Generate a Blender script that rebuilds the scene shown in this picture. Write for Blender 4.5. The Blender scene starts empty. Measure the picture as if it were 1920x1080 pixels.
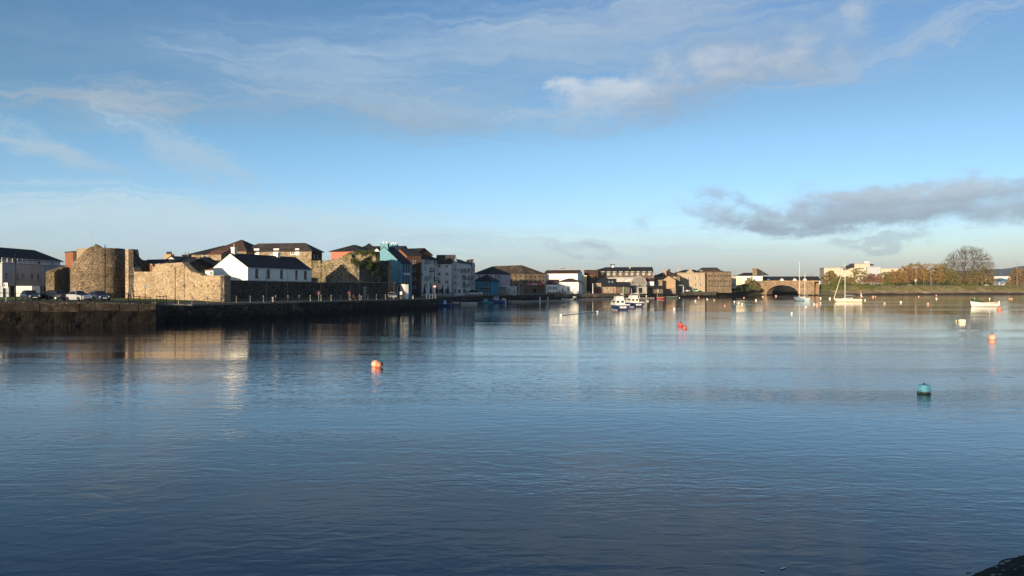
import bpy, bmesh, math, random
from math import sin, cos, pi, atan, atan2, hypot, sqrt, radians
from mathutils import Vector
from mathutils import noise as mnoise
random.seed(7)
SC = bpy.context.scene
COL = SC.collection
F, CH, HY = 1387.0, 5.0, 541.0        # focal length in photo pixels, camera height above water, horizon row

# ---------------------------------------------------------------- camera
cam = bpy.data.cameras.new('camera'); camo = bpy.data.objects.new('camera', cam); COL.objects.link(camo)
cam.sensor_width = 36; cam.lens = 36 * F / 1920; cam.clip_start = .1; cam.clip_end = 20000
cam.shift_y = (HY - 540) / 1920
camo.location = (0, 0, CH); camo.rotation_euler = (pi / 2, 0, 0)
SC.camera = camo
SC.view_settings.view_transform = 'Standard'; SC.view_settings.look = 'None'
SC.view_settings.exposure = 0.75; SC.view_settings.gamma = 1

# ---------------------------------------------------------------- sun and sky
SUNE = radians(5.2); SH = Vector((-.42, -.907, 0)).normalized()
sd = Vector((SH.x * cos(SUNE), SH.y * cos(SUNE), sin(SUNE)))
sl = bpy.data.lights.new('sun', 'SUN'); sl.energy = 4.9; sl.angle = radians(.5); sl.color = (1, .80, .55)
slo = bpy.data.objects.new('sun', sl); COL.objects.link(slo); slo.rotation_euler = sd.to_track_quat('Z', 'Y').to_euler()
wd = bpy.data.worlds.new('World'); SC.world = wd; wd.use_nodes = True
def world():
    nt = wd.node_tree; N = nt.nodes; L = nt.links
    for n in list(N): N.remove(n)
    out = N.new('ShaderNodeOutputWorld'); bg = N.new('ShaderNodeBackground'); bg.inputs[1].default_value = .15
    L.new(bg.outputs[0], out.inputs[0])
    sky = N.new('ShaderNodeTexSky'); sky.sky_type = 'NISHITA'; sky.sun_disc = False
    sky.sun_elevation = SUNE; sky.sun_rotation = atan2(SH.x, SH.y)
    sky.air_density = 1.0; sky.dust_density = .6; sky.ozone_density = 1.6
    tc = N.new('ShaderNodeTexCoord')
    def m(op, a, b=None, c=None, clamp=False):
        n = N.new('ShaderNodeMath'); n.operation = op; n.use_clamp = clamp
        for i, x in enumerate((a, b, c)):
            if x is None: continue
            if isinstance(x, (int, float)): n.inputs[i].default_value = x
            else: L.new(x, n.inputs[i])
        return n.outputs[0]
    def vm(op, a, b=None):
        n = N.new('ShaderNodeVectorMath'); n.operation = op
        for i, x in enumerate((a, b)):
            if x is None: continue
            if isinstance(x, tuple): n.inputs[i].default_value = x
            else: L.new(x, n.inputs[i])
        return n
    def ss(x, lo, hi, a=0., b=1.):
        n = N.new('ShaderNodeMapRange'); n.interpolation_type = 'SMOOTHSTEP'
        L.new(x, n.inputs[0]); n.inputs[1].default_value = lo; n.inputs[2].default_value = hi
        n.inputs[3].default_value = a; n.inputs[4].default_value = b; return n.outputs[0]
    def mixc(f, a, b, mode='MIX'):
        n = N.new('ShaderNodeMix'); n.data_type = 'RGBA'; n.blend_type = mode
        if isinstance(f, (int, float)): n.inputs[0].default_value = f
        else: L.new(f, n.inputs[0])
        for i, x in ((6, a), (7, b)):
            if isinstance(x, tuple): n.inputs[i].default_value = (*x, 1)
            else: L.new(x, n.inputs[i])
        return n.outputs[2]
    def noise(vec, scale, detail=5, rough=.55, dist=0.):
        n = N.new('ShaderNodeTexNoise'); n.inputs['Scale'].default_value = scale; n.inputs['Detail'].default_value = detail
        n.inputs['Roughness'].default_value = rough; n.inputs['Distortion'].default_value = dist; L.new(vec, n.inputs['Vector']); return n
    sx = N.new('ShaderNodeSeparateXYZ'); L.new(tc.outputs['Generated'], sx.inputs[0])
    az = m('ARCTAN2', sx.outputs[0], sx.outputs[1]); el = m('ARCSINE', sx.outputs[2])
    cb = N.new('ShaderNodeCombineXYZ'); L.new(az, cb.inputs[0]); L.new(el, cb.inputs[1])
    AE = cb.outputs[0]
    # Nishita, colour-balanced towards the clear November air of the place
    hs = N.new('ShaderNodeHueSaturation'); hs.inputs['Saturation'].default_value = SKYSAT; hs.inputs['Value'].default_value = SKYV
    L.new(sky.outputs[0], hs.inputs['Color'])
    cr = N.new('ShaderNodeValToRGB'); L.new(m('MULTIPLY', el, 1.6), cr.inputs[0])
    cr.color_ramp.interpolation = 'B_SPLINE'
    E = cr.color_ramp.elements
    E[0].position = SKYRAMP[0][0]; E[0].color = (*SKYRAMP[0][1], 1); E[1].position = SKYRAMP[-1][0]; E[1].color = (*SKYRAMP[-1][1], 1)
    for p, c in SKYRAMP[1:-1]:
        e = E.new(p); e.color = (*c, 1)
    col = mixc(1., hs.outputs[0], cr.outputs[0], 'MULTIPLY')
    # the sky is darker towards the upper left, paler low on the right
    lf = ss(az, -.75, .35); 
    col = mixc(m('MULTIPLY', m('SUBTRACT', 1., lf), ss(el, .0, .4)), col, mixc(1., col, (.74, .93, .97), 'MULTIPLY'))
    K = SKYK
    st = vm('MULTIPLY', AE, (1., 2.6, 1.)).outputs[0]
    n1 = noise(st, 5.5, 8, .6, .3); n2 = noise(vm('MULTIPLY', AE, (1., 1.6, 1.)).outputs[0], 13, 8, .62, .2)
    warp = vm('MULTIPLY', vm('SUBTRACT', n1.outputs['Color'], (.5, .5, .5)).outputs[0], (.22, .07, 0)).outputs[0]
    wv = vm('ADD', AE, warp).outputs[0]
    warp2 = vm('MULTIPLY', vm('SUBTRACT', n2.outputs['Color'], (.5, .5, .5)).outputs[0], (.07, .035, 0)).outputs[0]
    wv = vm('ADD', wv, warp2).outputs[0]
    def blob(col, px, py, hw, hh, rot, dens, top, bot, nz=.6, lo=.15, hi=.75, nscale=None):
        a = atan((px - 960) / F); e = atan((HY - py) / hypot(F, px - 960))
        mp = N.new('ShaderNodeMapping'); mp.vector_type = 'TEXTURE'; L.new(wv, mp.inputs[0])
        mp.inputs['Location'].default_value = (a, e, 0); mp.inputs['Rotation'].default_value = (0, 0, radians(rot)); mp.inputs['Scale'].default_value = (hw / F, hh / F, 1)
        ln = vm('LENGTH', mp.outputs[0]).outputs['Value']
        s2 = N.new('ShaderNodeSeparateXYZ'); L.new(mp.outputs[0], s2.inputs[0])
        nn = (n2 if nscale is None else noise(vm('MULTIPLY', mp.outputs[0], (1., nscale, 1.)).outputs[0], 1.6, 7, .6)).outputs['Fac']
        v = m('ADD', m('SUBTRACT', 1., ln), m('MULTIPLY', m('SUBTRACT', nn, .5), nz * 2))
        msk = m('MULTIPLY', ss(v, lo, hi), dens, clamp=True)
        shade = ss(m('ADD', s2.outputs[1], m('MULTIPLY', m('SUBTRACT', n2.outputs['Fac'], .5), 1.8)), -.55, .6)
        cc = mixc(shade, tuple(k * K for k in bot), tuple(k * K for k in top))
        return mixc(msk, col, cc)
    for b in CLOUDS: col = blob(col, *b)
    L.new(col, bg.inputs[0])
SKYSAT = 1.0; SKYV = 1.8; SKYK = 1 / .15 / 1.68
SKYRAMP = [(e * 1.6, tuple(k / 1.8 for k in c)) for e, c in ((0., (.74, .88, 1.8)), (.03, (.76, .91, 1.8)), (.05, (.80, 1.0, 1.8)), (.10, (.68, .90, 1.5)), (.19, (.604, .80, 1.09)), (.24, (.557, .69, .92)), (.31, (.55, .68, .92)), (.62, (.5, .62, .85)))]
WH, GR, VE = (.60, .68, .76), (.27, .36, .49), (.34, .45, .58)
CLOUDS = [
    (330, 430, 1000, 80, -2, .95, (.58, .75, .85), (.52, .69, .80), .8, .0, .9, 5.),
    (1250, 490, 900, 70, 0, .55, (.56, .69, .75), (.54, .67, .73), .5, .0, 1.1, 5.),
    (450, 110, 700, 130, 2, .25, (.40, .54, .69), (.33, .46, .61), .6, .0, 1.2, 3.),
    (1020, 95, 660, 105, 3, .7, (.42, .57, .72), (.33, .48, .64), 1.0, .0, 1.1, 3.),
    (600, 130, 380, 60, -2, .55, (.42, .57, .72), (.35, .50, .66), 1.2, .1, 1.1, 3.),
    (760, 205, 400, 66, -4, .8, (.42, .54, .66), (.32, .43, .56), .9, .0, 1.1, 3.),
    (190, 190, 300, 46, 8, .75, (.44, .51, .58), (.34, .44, .54), 1.0, .1, 1.0, 3.),
    (1210, 30, 480, 55, 5, .6, (.47, .56, .68), (.36, .46, .60), 1.1, .05, 1.1, 3.),
    (1380, 100, 300, 80, 12, .6, (.38, .48, .61), (.31, .42, .56), .8, .05, 1.0, None),
    (1330, 145, 360, 66, 12, .85, (.52, .60, .70), (.33, .43, .56), 1.1, .05, 1.0, None),
    (1110, 185, 110, 44, 10, .75, (.64, .71, .78), (.46, .56, .67), 1.0, .1, .8, None),
    (1060, 215, 200, 22, 2, .5, (.48, .60, .73), (.44, .56, .69), 1.2, .1, 1.0, 3.),
    (1700, 75, 400, 30, 12, .6, (.48, .58, .69), (.42, .53, .66), 1.1, .1, 1.1, 3.),
    (70, 265, 200, 24, -13, .7, (.46, .60, .70), (.44, .58, .68), .9, .0, .9, 3.),
    (340, 275, 190, 46, -24, .65, (.45, .60, .72), (.44, .58, .70), .9, .1, .9, 4.),
    (1700, 392, 520, 52, 0, .8, (.42, .52, .62), (.34, .43, .53), 1.0, .0, 1.0, None),
    (1680, 408, 470, 28, -1, .85, (.40, .49, .58), (.31, .40, .50), 1.0, .0, .9, None),
    (1760, 366, 360, 26, 2, .75, (.50, .58, .66), (.36, .45, .55), 1.1, .05, .8, None),
    (1400, 372, 150, 26, -14, .6, (.42, .51, .61), (.36, .45, .56), 1.1, .1, .8, None),
    (1460, 430, 180, 20, 0, .8, (.33, .41, .51), (.28, .36, .46), .9, .05, .8, None),
    (1090, 466, 120, 14, -5, .5, (.42, .50, .60), (.40, .48, .58), .8, .1, .8, None),
    (1640, 452, 110, 8, 5, .5, (.38, .47, .56), (.36, .45, .54), .6, .0, .8, None),
]
world()

# ---------------------------------------------------------------- helpers
def X(px, D): return (px - 960) / F * D
def P(px, D): return (X(px, D), D)
def Zp(py, D): return CH + (HY - py) / F * D
def DW(py): return CH * F / (py - HY)                 # distance of a point of the water
OFF = {}
def thing(name, label, cat, loc=(0, 0, 0), group=None, kind=None):
    o = bpy.data.objects.new(name, None); COL.objects.link(o); o.location = loc; o.empty_display_size = .3
    o['label'] = label; o['category'] = cat
    if group: o['group'] = group
    if kind: o['kind'] = kind
    OFF[o] = Vector(loc); return o
def tag(o, label, cat=None, group=None, kind=None):
    o['label'] = label
    if cat: o['category'] = cat
    if group: o['group'] = group
    if kind: o['kind'] = kind
    return o
def place(o, x, y, z, rz=0, rx=0, ry=0, s=None):
    o.location = (x, y, z); o.rotation_euler = (rx, ry, rz)
    if s: o.scale = (s, s, s) if not isinstance(s, tuple) else s
    return o
KIDS = {}
def dup(o, parent=None):
    c = o.copy(); COL.objects.link(c)
    if parent: c.parent = parent
    for ch in KIDS.get(o, []): KIDS.setdefault(c, []).append(dup(ch, c))
    OFF[c] = OFF.get(o, Vector((0, 0, 0))); return c
def copy_of(o, label, group=None):
    c = dup(o); c['label'] = label
    if group: c['group'] = group
    return c
class G:
    def __init__(s): s.v = []; s.f = []
    def add(s, vs, fs):
        n = len(s.v); s.v += [tuple(v) for v in vs]; s.f += [tuple(i + n for i in f) for f in fs]; return s
    def poly(s, *vs): return s.add(vs, [tuple(range(len(vs)))])
    def box(s, x0, y0, z0, x1, y1, z1):
        return s.add([(x0, y0, z0), (x1, y0, z0), (x1, y1, z0), (x0, y1, z0), (x0, y0, z1), (x1, y0, z1), (x1, y1, z1), (x0, y1, z1)],
                     [(0, 3, 2, 1), (4, 5, 6, 7), (0, 1, 5, 4), (1, 2, 6, 5), (2, 3, 7, 6), (3, 0, 4, 7)])
    def prism(s, pts, z0, z1):                        # pts: xy polygon; z0, z1 numbers or lists
        n = len(pts); a = z0 if hasattr(z0, '__len__') else [z0] * n; b = z1 if hasattr(z1, '__len__') else [z1] * n
        return s.add([(*p, a[i]) for i, p in enumerate(pts)] + [(*p, b[i]) for i, p in enumerate(pts)],
                     [tuple(range(n))[::-1], tuple(range(n, 2 * n))] + [(i, (i + 1) % n, n + (i + 1) % n, n + i) for i in range(n)])
    def slab(s, pts, t):                              # 3D polygon with thickness t downwards
        n = len(pts)
        return s.add(list(pts) + [(p[0], p[1], p[2] - t) for p in pts],
                     [tuple(range(n)), tuple(range(n, 2 * n))[::-1]] + [(i, n + i, n + (i + 1) % n, (i + 1) % n) for i in range(n)])
    def bar(s, p, q, r, n=6, r2=None):
        p = Vector(p); q = Vector(q); d = (q - p)
        if d.length < 1e-6: return s
        d.normalize(); a = d.orthogonal().normalized(); b = d.cross(a); r2 = r if r2 is None else r2
        vs = []
        for c, rr in ((p, r), (q, r2)):
            for i in range(n):
                t = 2 * pi * (i + .5) / n; vs.append(c + a * (cos(t) * rr) + b * (sin(t) * rr))
        return s.add(vs, [(i, (i + 1) % n, n + (i + 1) % n, n + i) for i in range(n)] + [tuple(range(n))[::-1], tuple(range(n, 2 * n))])
    def tube(s, pts, r, n=6):
        for i in range(len(pts) - 1): s.bar(pts[i], pts[i + 1], r, n)
        return s
    def lathe(s, prof, c=(0, 0, 0), n=16, ax='z', sc=(1, 1)):
        vs = []; m = len(prof)
        for r, h in prof:
            for i in range(n):
                t = 2 * pi * i / n; u, v = r * cos(t) * sc[0], r * sin(t) * sc[1]
                vs.append((c[0] + u, c[1] + v, c[2] + h) if ax == 'z' else ((c[0] + h, c[1] + u, c[2] + v) if ax == 'x' else (c[0] + u, c[1] + h, c[2] + v)))
        fs = [(j * n + i, j * n + (i + 1) % n, (j + 1) * n + (i + 1) % n, (j + 1) * n + i) for j in range(m - 1) for i in range(n)]
        fs += [tuple(range(n))[::-1], tuple(range((m - 1) * n, m * n))]
        return s.add(vs, fs)
    def sphere(s, c, r, n=12, k=8, sc=(1, 1, 1)):
        prof = [(max(1e-3, r * sin(pi * j / k)), -r * cos(pi * j / k) * sc[2]) for j in range(k + 1)]
        return s.lathe(prof, c, n, 'z', (sc[0], sc[1]))
    def grid(s, rows):                                # rows of equal-length 3D points
        n = len(rows[0]); return s.add([p for r in rows for p in r], [(j * n + i, j * n + i + 1, (j + 1) * n + i + 1, (j + 1) * n + i) for j in range(len(rows) - 1) for i in range(n - 1)])
    def build(s, name, mat, parent=None, smooth=False, keep=False, recalc=True, loc=None):
        me = bpy.data.meshes.new(name)
        off = OFF.get(parent, Vector((0, 0, 0))) if parent else Vector(loc or (0, 0, 0))
        me.from_pydata([(v[0] - off.x, v[1] - off.y, v[2] - off.z) for v in s.v], [], s.f)
        if recalc:
            bm = bmesh.new(); bm.from_mesh(me); bmesh.ops.recalc_face_normals(bm, faces=bm.faces); bm.to_mesh(me); bm.free()
        if smooth: me.polygons.foreach_set('use_smooth', [True] * len(me.polygons))
        me.materials.append(mat); me.update()
        o = bpy.data.objects.new(name, me); COL.objects.link(o)
        if parent: o.parent = parent; KIDS.setdefault(parent, []).append(o); OFF[o] = off
        else:
            OFF[o] = off; o.location = off
        return o

# ---------------------------------------------------------------- materials
MATS = {}
def mat(name):
    m = bpy.data.materials.new(name); m.use_nodes = True; nt = m.node_tree
    b = nt.nodes['Principled BSDF']; return m, nt.nodes, nt.links, b
def _coord(N, L, scale=(1, 1, 1), src='Object'):
    tc = N.new('ShaderNodeTexCoord'); mp = N.new('ShaderNodeMapping'); mp.inputs['Scale'].default_value = scale
    L.new(tc.outputs[src], mp.inputs[0]); return mp.outputs[0]
def _noise(N, L, v, s, d=4, r=.55, dist=0):
    n = N.new('ShaderNodeTexNoise'); n.inputs['Scale'].default_value = s; n.inputs['Detail'].default_value = d
    n.inputs['Roughness'].default_value = r; n.inputs['Distortion'].default_value = dist; L.new(v, n.inputs['Vector']); return n
def _ramp(N, L, f, pts, interp='LINEAR'):
    r = N.new('ShaderNodeValToRGB'); r.color_ramp.interpolation = interp; L.new(f, r.inputs[0]); E = r.color_ramp.elements
    E[0].position = pts[0][0]; E[0].color = (*pts[0][1], 1); E[1].position = pts[-1][0]; E[1].color = (*pts[-1][1], 1)
    for p, c in pts[1:-1]: E.new(p).color = (*c, 1)
    return r.outputs[0]
def _mix(N, L, f, a, b, mode='MIX'):
    n = N.new('ShaderNodeMix'); n.data_type = 'RGBA'; n.blend_type = mode
    if isinstance(f, (int, float)): n.inputs[0].default_value = f
    else: L.new(f, n.inputs[0])
    for i, x in ((6, a), (7, b)):
        if isinstance(x, tuple): n.inputs[i].default_value = (*x, 1)
        else: L.new(x, n.inputs[i])
    return n.outputs[2]
def _mr(N, L, x, a, b, c=0., d=1.):
    n = N.new('ShaderNodeMapRange'); n.interpolation_type = 'SMOOTHSTEP'; L.new(x, n.inputs[0])
    for i, k in enumerate((a, b, c, d)): n.inputs[i + 1].default_value = k
    return n.outputs[0]
def _math(N, L, op, a, b=None):
    n = N.new('ShaderNodeMath'); n.operation = op
    for i, x in enumerate((a, b)):
        if x is None: continue
        if isinstance(x, (int, float)): n.inputs[i].default_value = x
        else: L.new(x, n.inputs[i])
    return n.outputs[0]
def _bump(N, L, b, h, dist, strength=1.):
    n = N.new('ShaderNodeBump'); n.inputs['Distance'].default_value = dist; n.inputs['Strength'].default_value = strength
    L.new(h, n.inputs['Height']); L.new(n.outputs[0], b.inputs['Normal']); return n
def rubble(name, pal, scale=2.2, mortar=(.30, .27, .22), stain=(.5, .5, .5), tide=None, bump=.05, big=.5, flat=1.7, moss=None, rand=.82):
    m, N, L, b = mat(name); v = _coord(N, L, (scale, scale, scale * flat))
    nz = _noise(N, L, _coord(N, L), 1.3, 5)
    vo = N.new('ShaderNodeTexVoronoi'); vo.inputs['Scale'].default_value = 1; L.new(v, vo.inputs['Vector'])
    ve = N.new('ShaderNodeTexVoronoi'); ve.feature = 'DISTANCE_TO_EDGE'; ve.inputs['Scale'].default_value = 1; L.new(v, ve.inputs['Vector'])
    vo.inputs['Randomness'].default_value = rand; ve.inputs['Randomness'].default_value = rand
    sp = N.new('ShaderNodeSeparateColor'); L.new(vo.outputs['Color'], sp.inputs[0])
    k = len(pal); c = _ramp(N, L, sp.outputs[0], [(i / (k - 1), p) for i, p in enumerate(pal)])
    c = _mix(N, L, _mr(N, L, ve.outputs['Distance'], .02, .09, 1, 0), c, mortar)
    c = _mix(N, L, _mr(N, L, _noise(N, L, _coord(N, L), .28, 6, .6).outputs['Fac'], .42, .66, 0, big), c, _mix(N, L, 1., c, stain, 'MULTIPLY'))
    c = _mix(N, L, _mr(N, L, nz.outputs['Fac'], .45, .7, 0, .5), c, _mix(N, L, 1., c, (.6, .57, .53), 'MULTIPLY'))
    if moss:
        c = _mix(N, L, _mr(N, L, _noise(N, L, _coord(N, L), .35, 6, .65).outputs['Fac'], .5, .62, 0, .9), c, moss)
    if tide is not None:
        tc = N.new('ShaderNodeTexCoord'); sz = N.new('ShaderNodeSeparateXYZ'); L.new(tc.outputs['Object'], sz.inputs[0])
        zz = _math(N, L, 'ADD', sz.outputs[2], _math(N, L, 'MULTIPLY', _math(N, L, 'SUBTRACT', _noise(N, L, _coord(N, L, (1, 1, .35)), .9, 6, .65).outputs['Fac'], .5), 3.2))
        w = _ramp(N, L, _noise(N, L, _coord(N, L, (1, 1, .4)), 2.5, 5, .7).outputs['Fac'], [(.38, (.005, .004, .0035)), (.58, (.011, .008, .006)), (.76, (.06, .042, .027))])
        c = _mix(N, L, _mr(N, L, zz, tide - .5, tide + .35, 1, 0), c, w)
    L.new(c, b.inputs['Base Color']); b.inputs['Roughness'].default_value = .95; b.inputs['Specular IOR Level'].default_value = .2
    h = _math(N, L, 'ADD', _mr(N, L, ve.outputs['Distance'], 0, .25), _math(N, L, 'MULTIPLY', nz.outputs['Fac'], .6))
    _bump(N, L, b, h, bump); return m
def plaster(name, c, dirt=.25, rough=.9, dc=None):
    m, N, L, b = mat(name)
    n1 = _noise(N, L, _coord(N, L, (1, 1, .25)), .8, 6, .65); n2 = _noise(N, L, _coord(N, L), 9, 3)
    dc = dc or tuple(x * .55 for x in c)
    cc = _mix(N, L, _mr(N, L, n1.outputs['Fac'], .45, .75, 0, dirt * 2), c, dc)
    L.new(cc, b.inputs['Base Color']); b.inputs['Roughness'].default_value = rough; b.inputs['Specular IOR Level'].default_value = .25
    _bump(N, L, b, n2.outputs['Fac'], .01); return m
def slate(name, c, moss=(.16, .12, .05), amt=.3):
    m, N, L, b = mat(name)
    vo = N.new('ShaderNodeTexVoronoi'); vo.inputs['Scale'].default_value = 1; L.new(_coord(N, L, (2.2, 2.2, 5)), vo.inputs['Vector'])
    sp = N.new('ShaderNodeSeparateColor'); L.new(vo.outputs['Color'], sp.inputs[0])
    cc = _ramp(N, L, sp.outputs[0], [(0, tuple(x * .65 for x in c)), (1, tuple(x * 1.35 for x in c))])
    cc = _mix(N, L, _mr(N, L, _noise(N, L, _coord(N, L), .5, 6, .65).outputs['Fac'], .45, .7, 0, amt), cc, moss)
    L.new(cc, b.inputs['Base Color']); b.inputs['Roughness'].default_value = .8; b.inputs['Specular IOR Level'].default_value = .3
    wv = N.new('ShaderNodeTexWave'); wv.bands_direction = 'Z'; wv.wave_profile = 'SAW'; wv.inputs['Scale'].default_value = 1.3; L.new(_coord(N, L), wv.inputs['Vector'])
    _bump(N, L, b, wv.outputs['Fac'], .03, .6); return m
def plain(name, c, rough=.6, metal=0., spec=.5, var=.15, sc=3.):
    m, N, L, b = mat(name)
    n = _noise(N, L, _coord(N, L), sc, 5, .6)
    L.new(_mix(N, L, _mr(N, L, n.outputs['Fac'], .4, .75, 0, 1), c, tuple(x * (1 - var * 2) for x in c)), b.inputs['Base Color'])
    b.inputs['Roughness'].default_value = rough; b.inputs['Metallic'].default_value = metal; b.inputs['Specular IOR Level'].default_value = spec; return m
def paint(name, c, rough=.3):
    m = plain(name, c, rough, var=.06); b = m.node_tree.nodes['Principled BSDF']; b.inputs['Coat Weight'].default_value = .6; b.inputs['Coat Roughness'].default_value = .1; return m
def leafm(name, cols, sc=1.2):
    m, N, L, b = mat(name)
    n = _noise(N, L, _coord(N, L), sc, 3, .7); n2 = N.new('ShaderNodeTexWhiteNoise'); 
    g = N.new('ShaderNodeNewGeometry'); L.new(g.outputs['Random Per Island'], n2.inputs['Vector']) if False else None
    f = _math(N, L, 'ADD', _math(N, L, 'MULTIPLY', n.outputs['Fac'], .7), _math(N, L, 'MULTIPLY', g.outputs['Random Per Island'], .3))
    k = len(cols); c = _ramp(N, L, f, [(.25 + .5 * i / (k - 1), q) for i, q in enumerate(cols)])
    L.new(c, b.inputs['Base Color']); b.inputs['Roughness'].default_value = .8; b.inputs['Specular IOR Level'].default_value = .2; return m
def bank(name, cols, sc, bump=.2, rough=.95):
    m, N, L, b = mat(name); n = _noise(N, L, _coord(N, L), sc, 8, .68); k = len(cols)
    L.new(_ramp(N, L, n.outputs['Fac'], [(.32 + .38 * i / (k - 1), q) for i, q in enumerate(cols)]), b.inputs['Base Color'])
    b.inputs['Roughness'].default_value = rough; b.inputs['Specular IOR Level'].default_value = .2
    _bump(N, L, b, n.outputs['Fac'], bump); return m

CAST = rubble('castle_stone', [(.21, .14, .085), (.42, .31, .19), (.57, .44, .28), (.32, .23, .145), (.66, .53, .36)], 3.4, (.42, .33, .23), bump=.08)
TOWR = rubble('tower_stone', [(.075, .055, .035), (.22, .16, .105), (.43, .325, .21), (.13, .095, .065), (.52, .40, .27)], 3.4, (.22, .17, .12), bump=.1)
TOWT = rubble('worn_rubble', [(.12, .10, .06), (.3, .24, .15), (.2, .15, .08)], 2.0, (.2, .17, .11), bump=.12, moss=(.10, .085, .03))
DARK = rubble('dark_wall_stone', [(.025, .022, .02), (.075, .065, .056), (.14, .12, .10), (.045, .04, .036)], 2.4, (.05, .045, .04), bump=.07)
RUIN = rubble('ruin_stone', [(.05, .04, .028), (.25, .19, .12), (.44, .34, .22), (.12, .09, .06)], 2.4, (.28, .23, .16), bump=.12, moss=(.10, .10, .03))
IVY = rubble('ivied_stone', [(.07, .065, .06), (.14, .13, .11), (.20, .18, .15)], 2.2, (.11, .10, .09), bump=.1, moss=(.018, .03, .010))
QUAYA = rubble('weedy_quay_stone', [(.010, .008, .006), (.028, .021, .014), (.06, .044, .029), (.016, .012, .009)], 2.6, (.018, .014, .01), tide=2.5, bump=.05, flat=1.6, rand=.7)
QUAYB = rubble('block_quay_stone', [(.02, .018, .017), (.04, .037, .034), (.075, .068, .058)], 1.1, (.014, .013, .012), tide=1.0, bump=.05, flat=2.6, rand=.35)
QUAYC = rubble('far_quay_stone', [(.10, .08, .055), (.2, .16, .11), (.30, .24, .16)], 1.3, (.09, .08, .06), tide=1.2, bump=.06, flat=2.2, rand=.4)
BLDST = rubble('building_stone', [(.13, .095, .06), (.27, .21, .14), (.35, .28, .19), (.20, .15, .10)], 1.6, (.25, .2, .14), bump=.05)
WARE = rubble('warehouse_stone', [(.06, .045, .035), (.14, .10, .072), (.20, .15, .105), (.09, .068, .05)], 1.5, (.11, .085, .063), bump=.05)
TANST = rubble('tan_stone', [(.14, .10, .065), (.21, .155, .10), (.26, .195, .125)], 1.2, (.20, .15, .10), bump=.03)
BRDG = rubble('bridge_stone', [(.15, .095, .055), (.29, .19, .11), (.38, .26, .155), (.21, .14, .08)], .9, (.24, .18, .12), tide=.7, bump=.06, flat=1.8)
BRICK = rubble('red_brick', [(.22, .075, .04), (.33, .12, .06), (.27, .10, .05)], 4, (.28, .17, .11), bump=.02, flat=3)
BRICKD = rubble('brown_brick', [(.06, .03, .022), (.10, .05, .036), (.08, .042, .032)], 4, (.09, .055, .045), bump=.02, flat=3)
WHITE = plaster('white_render', (.78, .76, .70), .08); WHITEB = plaster('cool_white_render', (.66, .68, .70), .12)
CREAM = plaster('cream_render', (.50, .43, .33), .25); GREYR = plaster('grey_render', (.37, .40, .42), .2); GREYL = plaster('pale_grey_render', (.68, .65, .60), .15)
YEL = plaster('yellow_render', (.80, .66, .38), .1); SALM = plaster('salmon_render', (.56, .15, .095), .15); TURQ = plaster('turquoise_render', (.12, .265, .33), .12)
BLUER = plaster('blue_render', (.035, .20, .30), .15); LILAC = plaster('lilac_render', (.42, .36, .42), .15); CLASS = plaster('pale_stone_render', (.35, .275, .195), .4)
TANR = plaster('tan_cladding', (.34, .235, .14), .3); CONC = plaster('concrete', (.30, .29, .26), .4); PINKG = plaster('dull_mauve_render', (.20, .18, .165), .25)
SLATE = slate('dark_slate', (.018, .018, .021), (.03, .026, .02), .25); SLATM = slate('mossy_slate', (.04, .032, .027), (.17, .125, .045), .7); SLATB = slate('brown_slate', (.055, .032, .024), (.085, .055, .035), .4)
SLATR = slate('tile_roof', (.13, .06, .04), (.10, .07, .05), .4); SLATW = slate('weathered_slate', (.035, .032, .03), (.12, .09, .05), .5)
METR = slate('sheet_roof', (.42, .40, .36), (.3, .28, .25), .4)
GLASS = plain('window_glass', (.012, .015, .022), .25, 0, .35, .1); GLASSL = plain('pale_glass', (.16, .2, .24), .1, 0, .6, .1)
WFR = plain('white_frame', (.72, .70, .66), .5); DFR = plain('dark_frame', (.04, .04, .045), .5); STONE = plaster('sill_stone', (.30, .28, .25), .3)
IRON = plain('painted_iron', (.012, .012, .013), .8, spec=.2); GALV = plain('galvanised_steel', (.30, .31, .32), .5, .4); POSTW = plain('post_paint', (.24, .21, .17), .7)
RED = paint('red_paint', (.26, .02, .018), .5); REDW = plain('red_door_paint', (.22, .04, .025), .6); NAVY = plain('navy_canvas', (.008, .012, .05), .8)
RUBBER = plain('rubber', (.015, .015, .016), .8); CHROME = plain('bright_metal', (.6, .6, .6), .2, 1.)
BOATW = paint('white_gelcoat', (.66, .64, .58), .3); BOATC = paint('cream_gelcoat', (.80, .74, .56), .25); BOATN = paint('navy_gelcoat', (.006, .016, .075), .3)
BOATL = paint('light_blue_gelcoat', (.36, .52, .56), .4); ANTI = plain('antifouling', (.06, .02, .02), .7); GREENC = plain('green_canvas', (.02, .09, .05), .85)
GREYC = plain('grey_canvas', (.16, .17, .2), .85); WOOD = plain('varnished_wood', (.22, .11, .05), .5, var=.25); LAMPG = plain('lamp_glass', (.7, .7, .66), .2)
ALU = plain('mast_aluminium', (.62, .60, .56), .45, .1)
world_done = True

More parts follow.
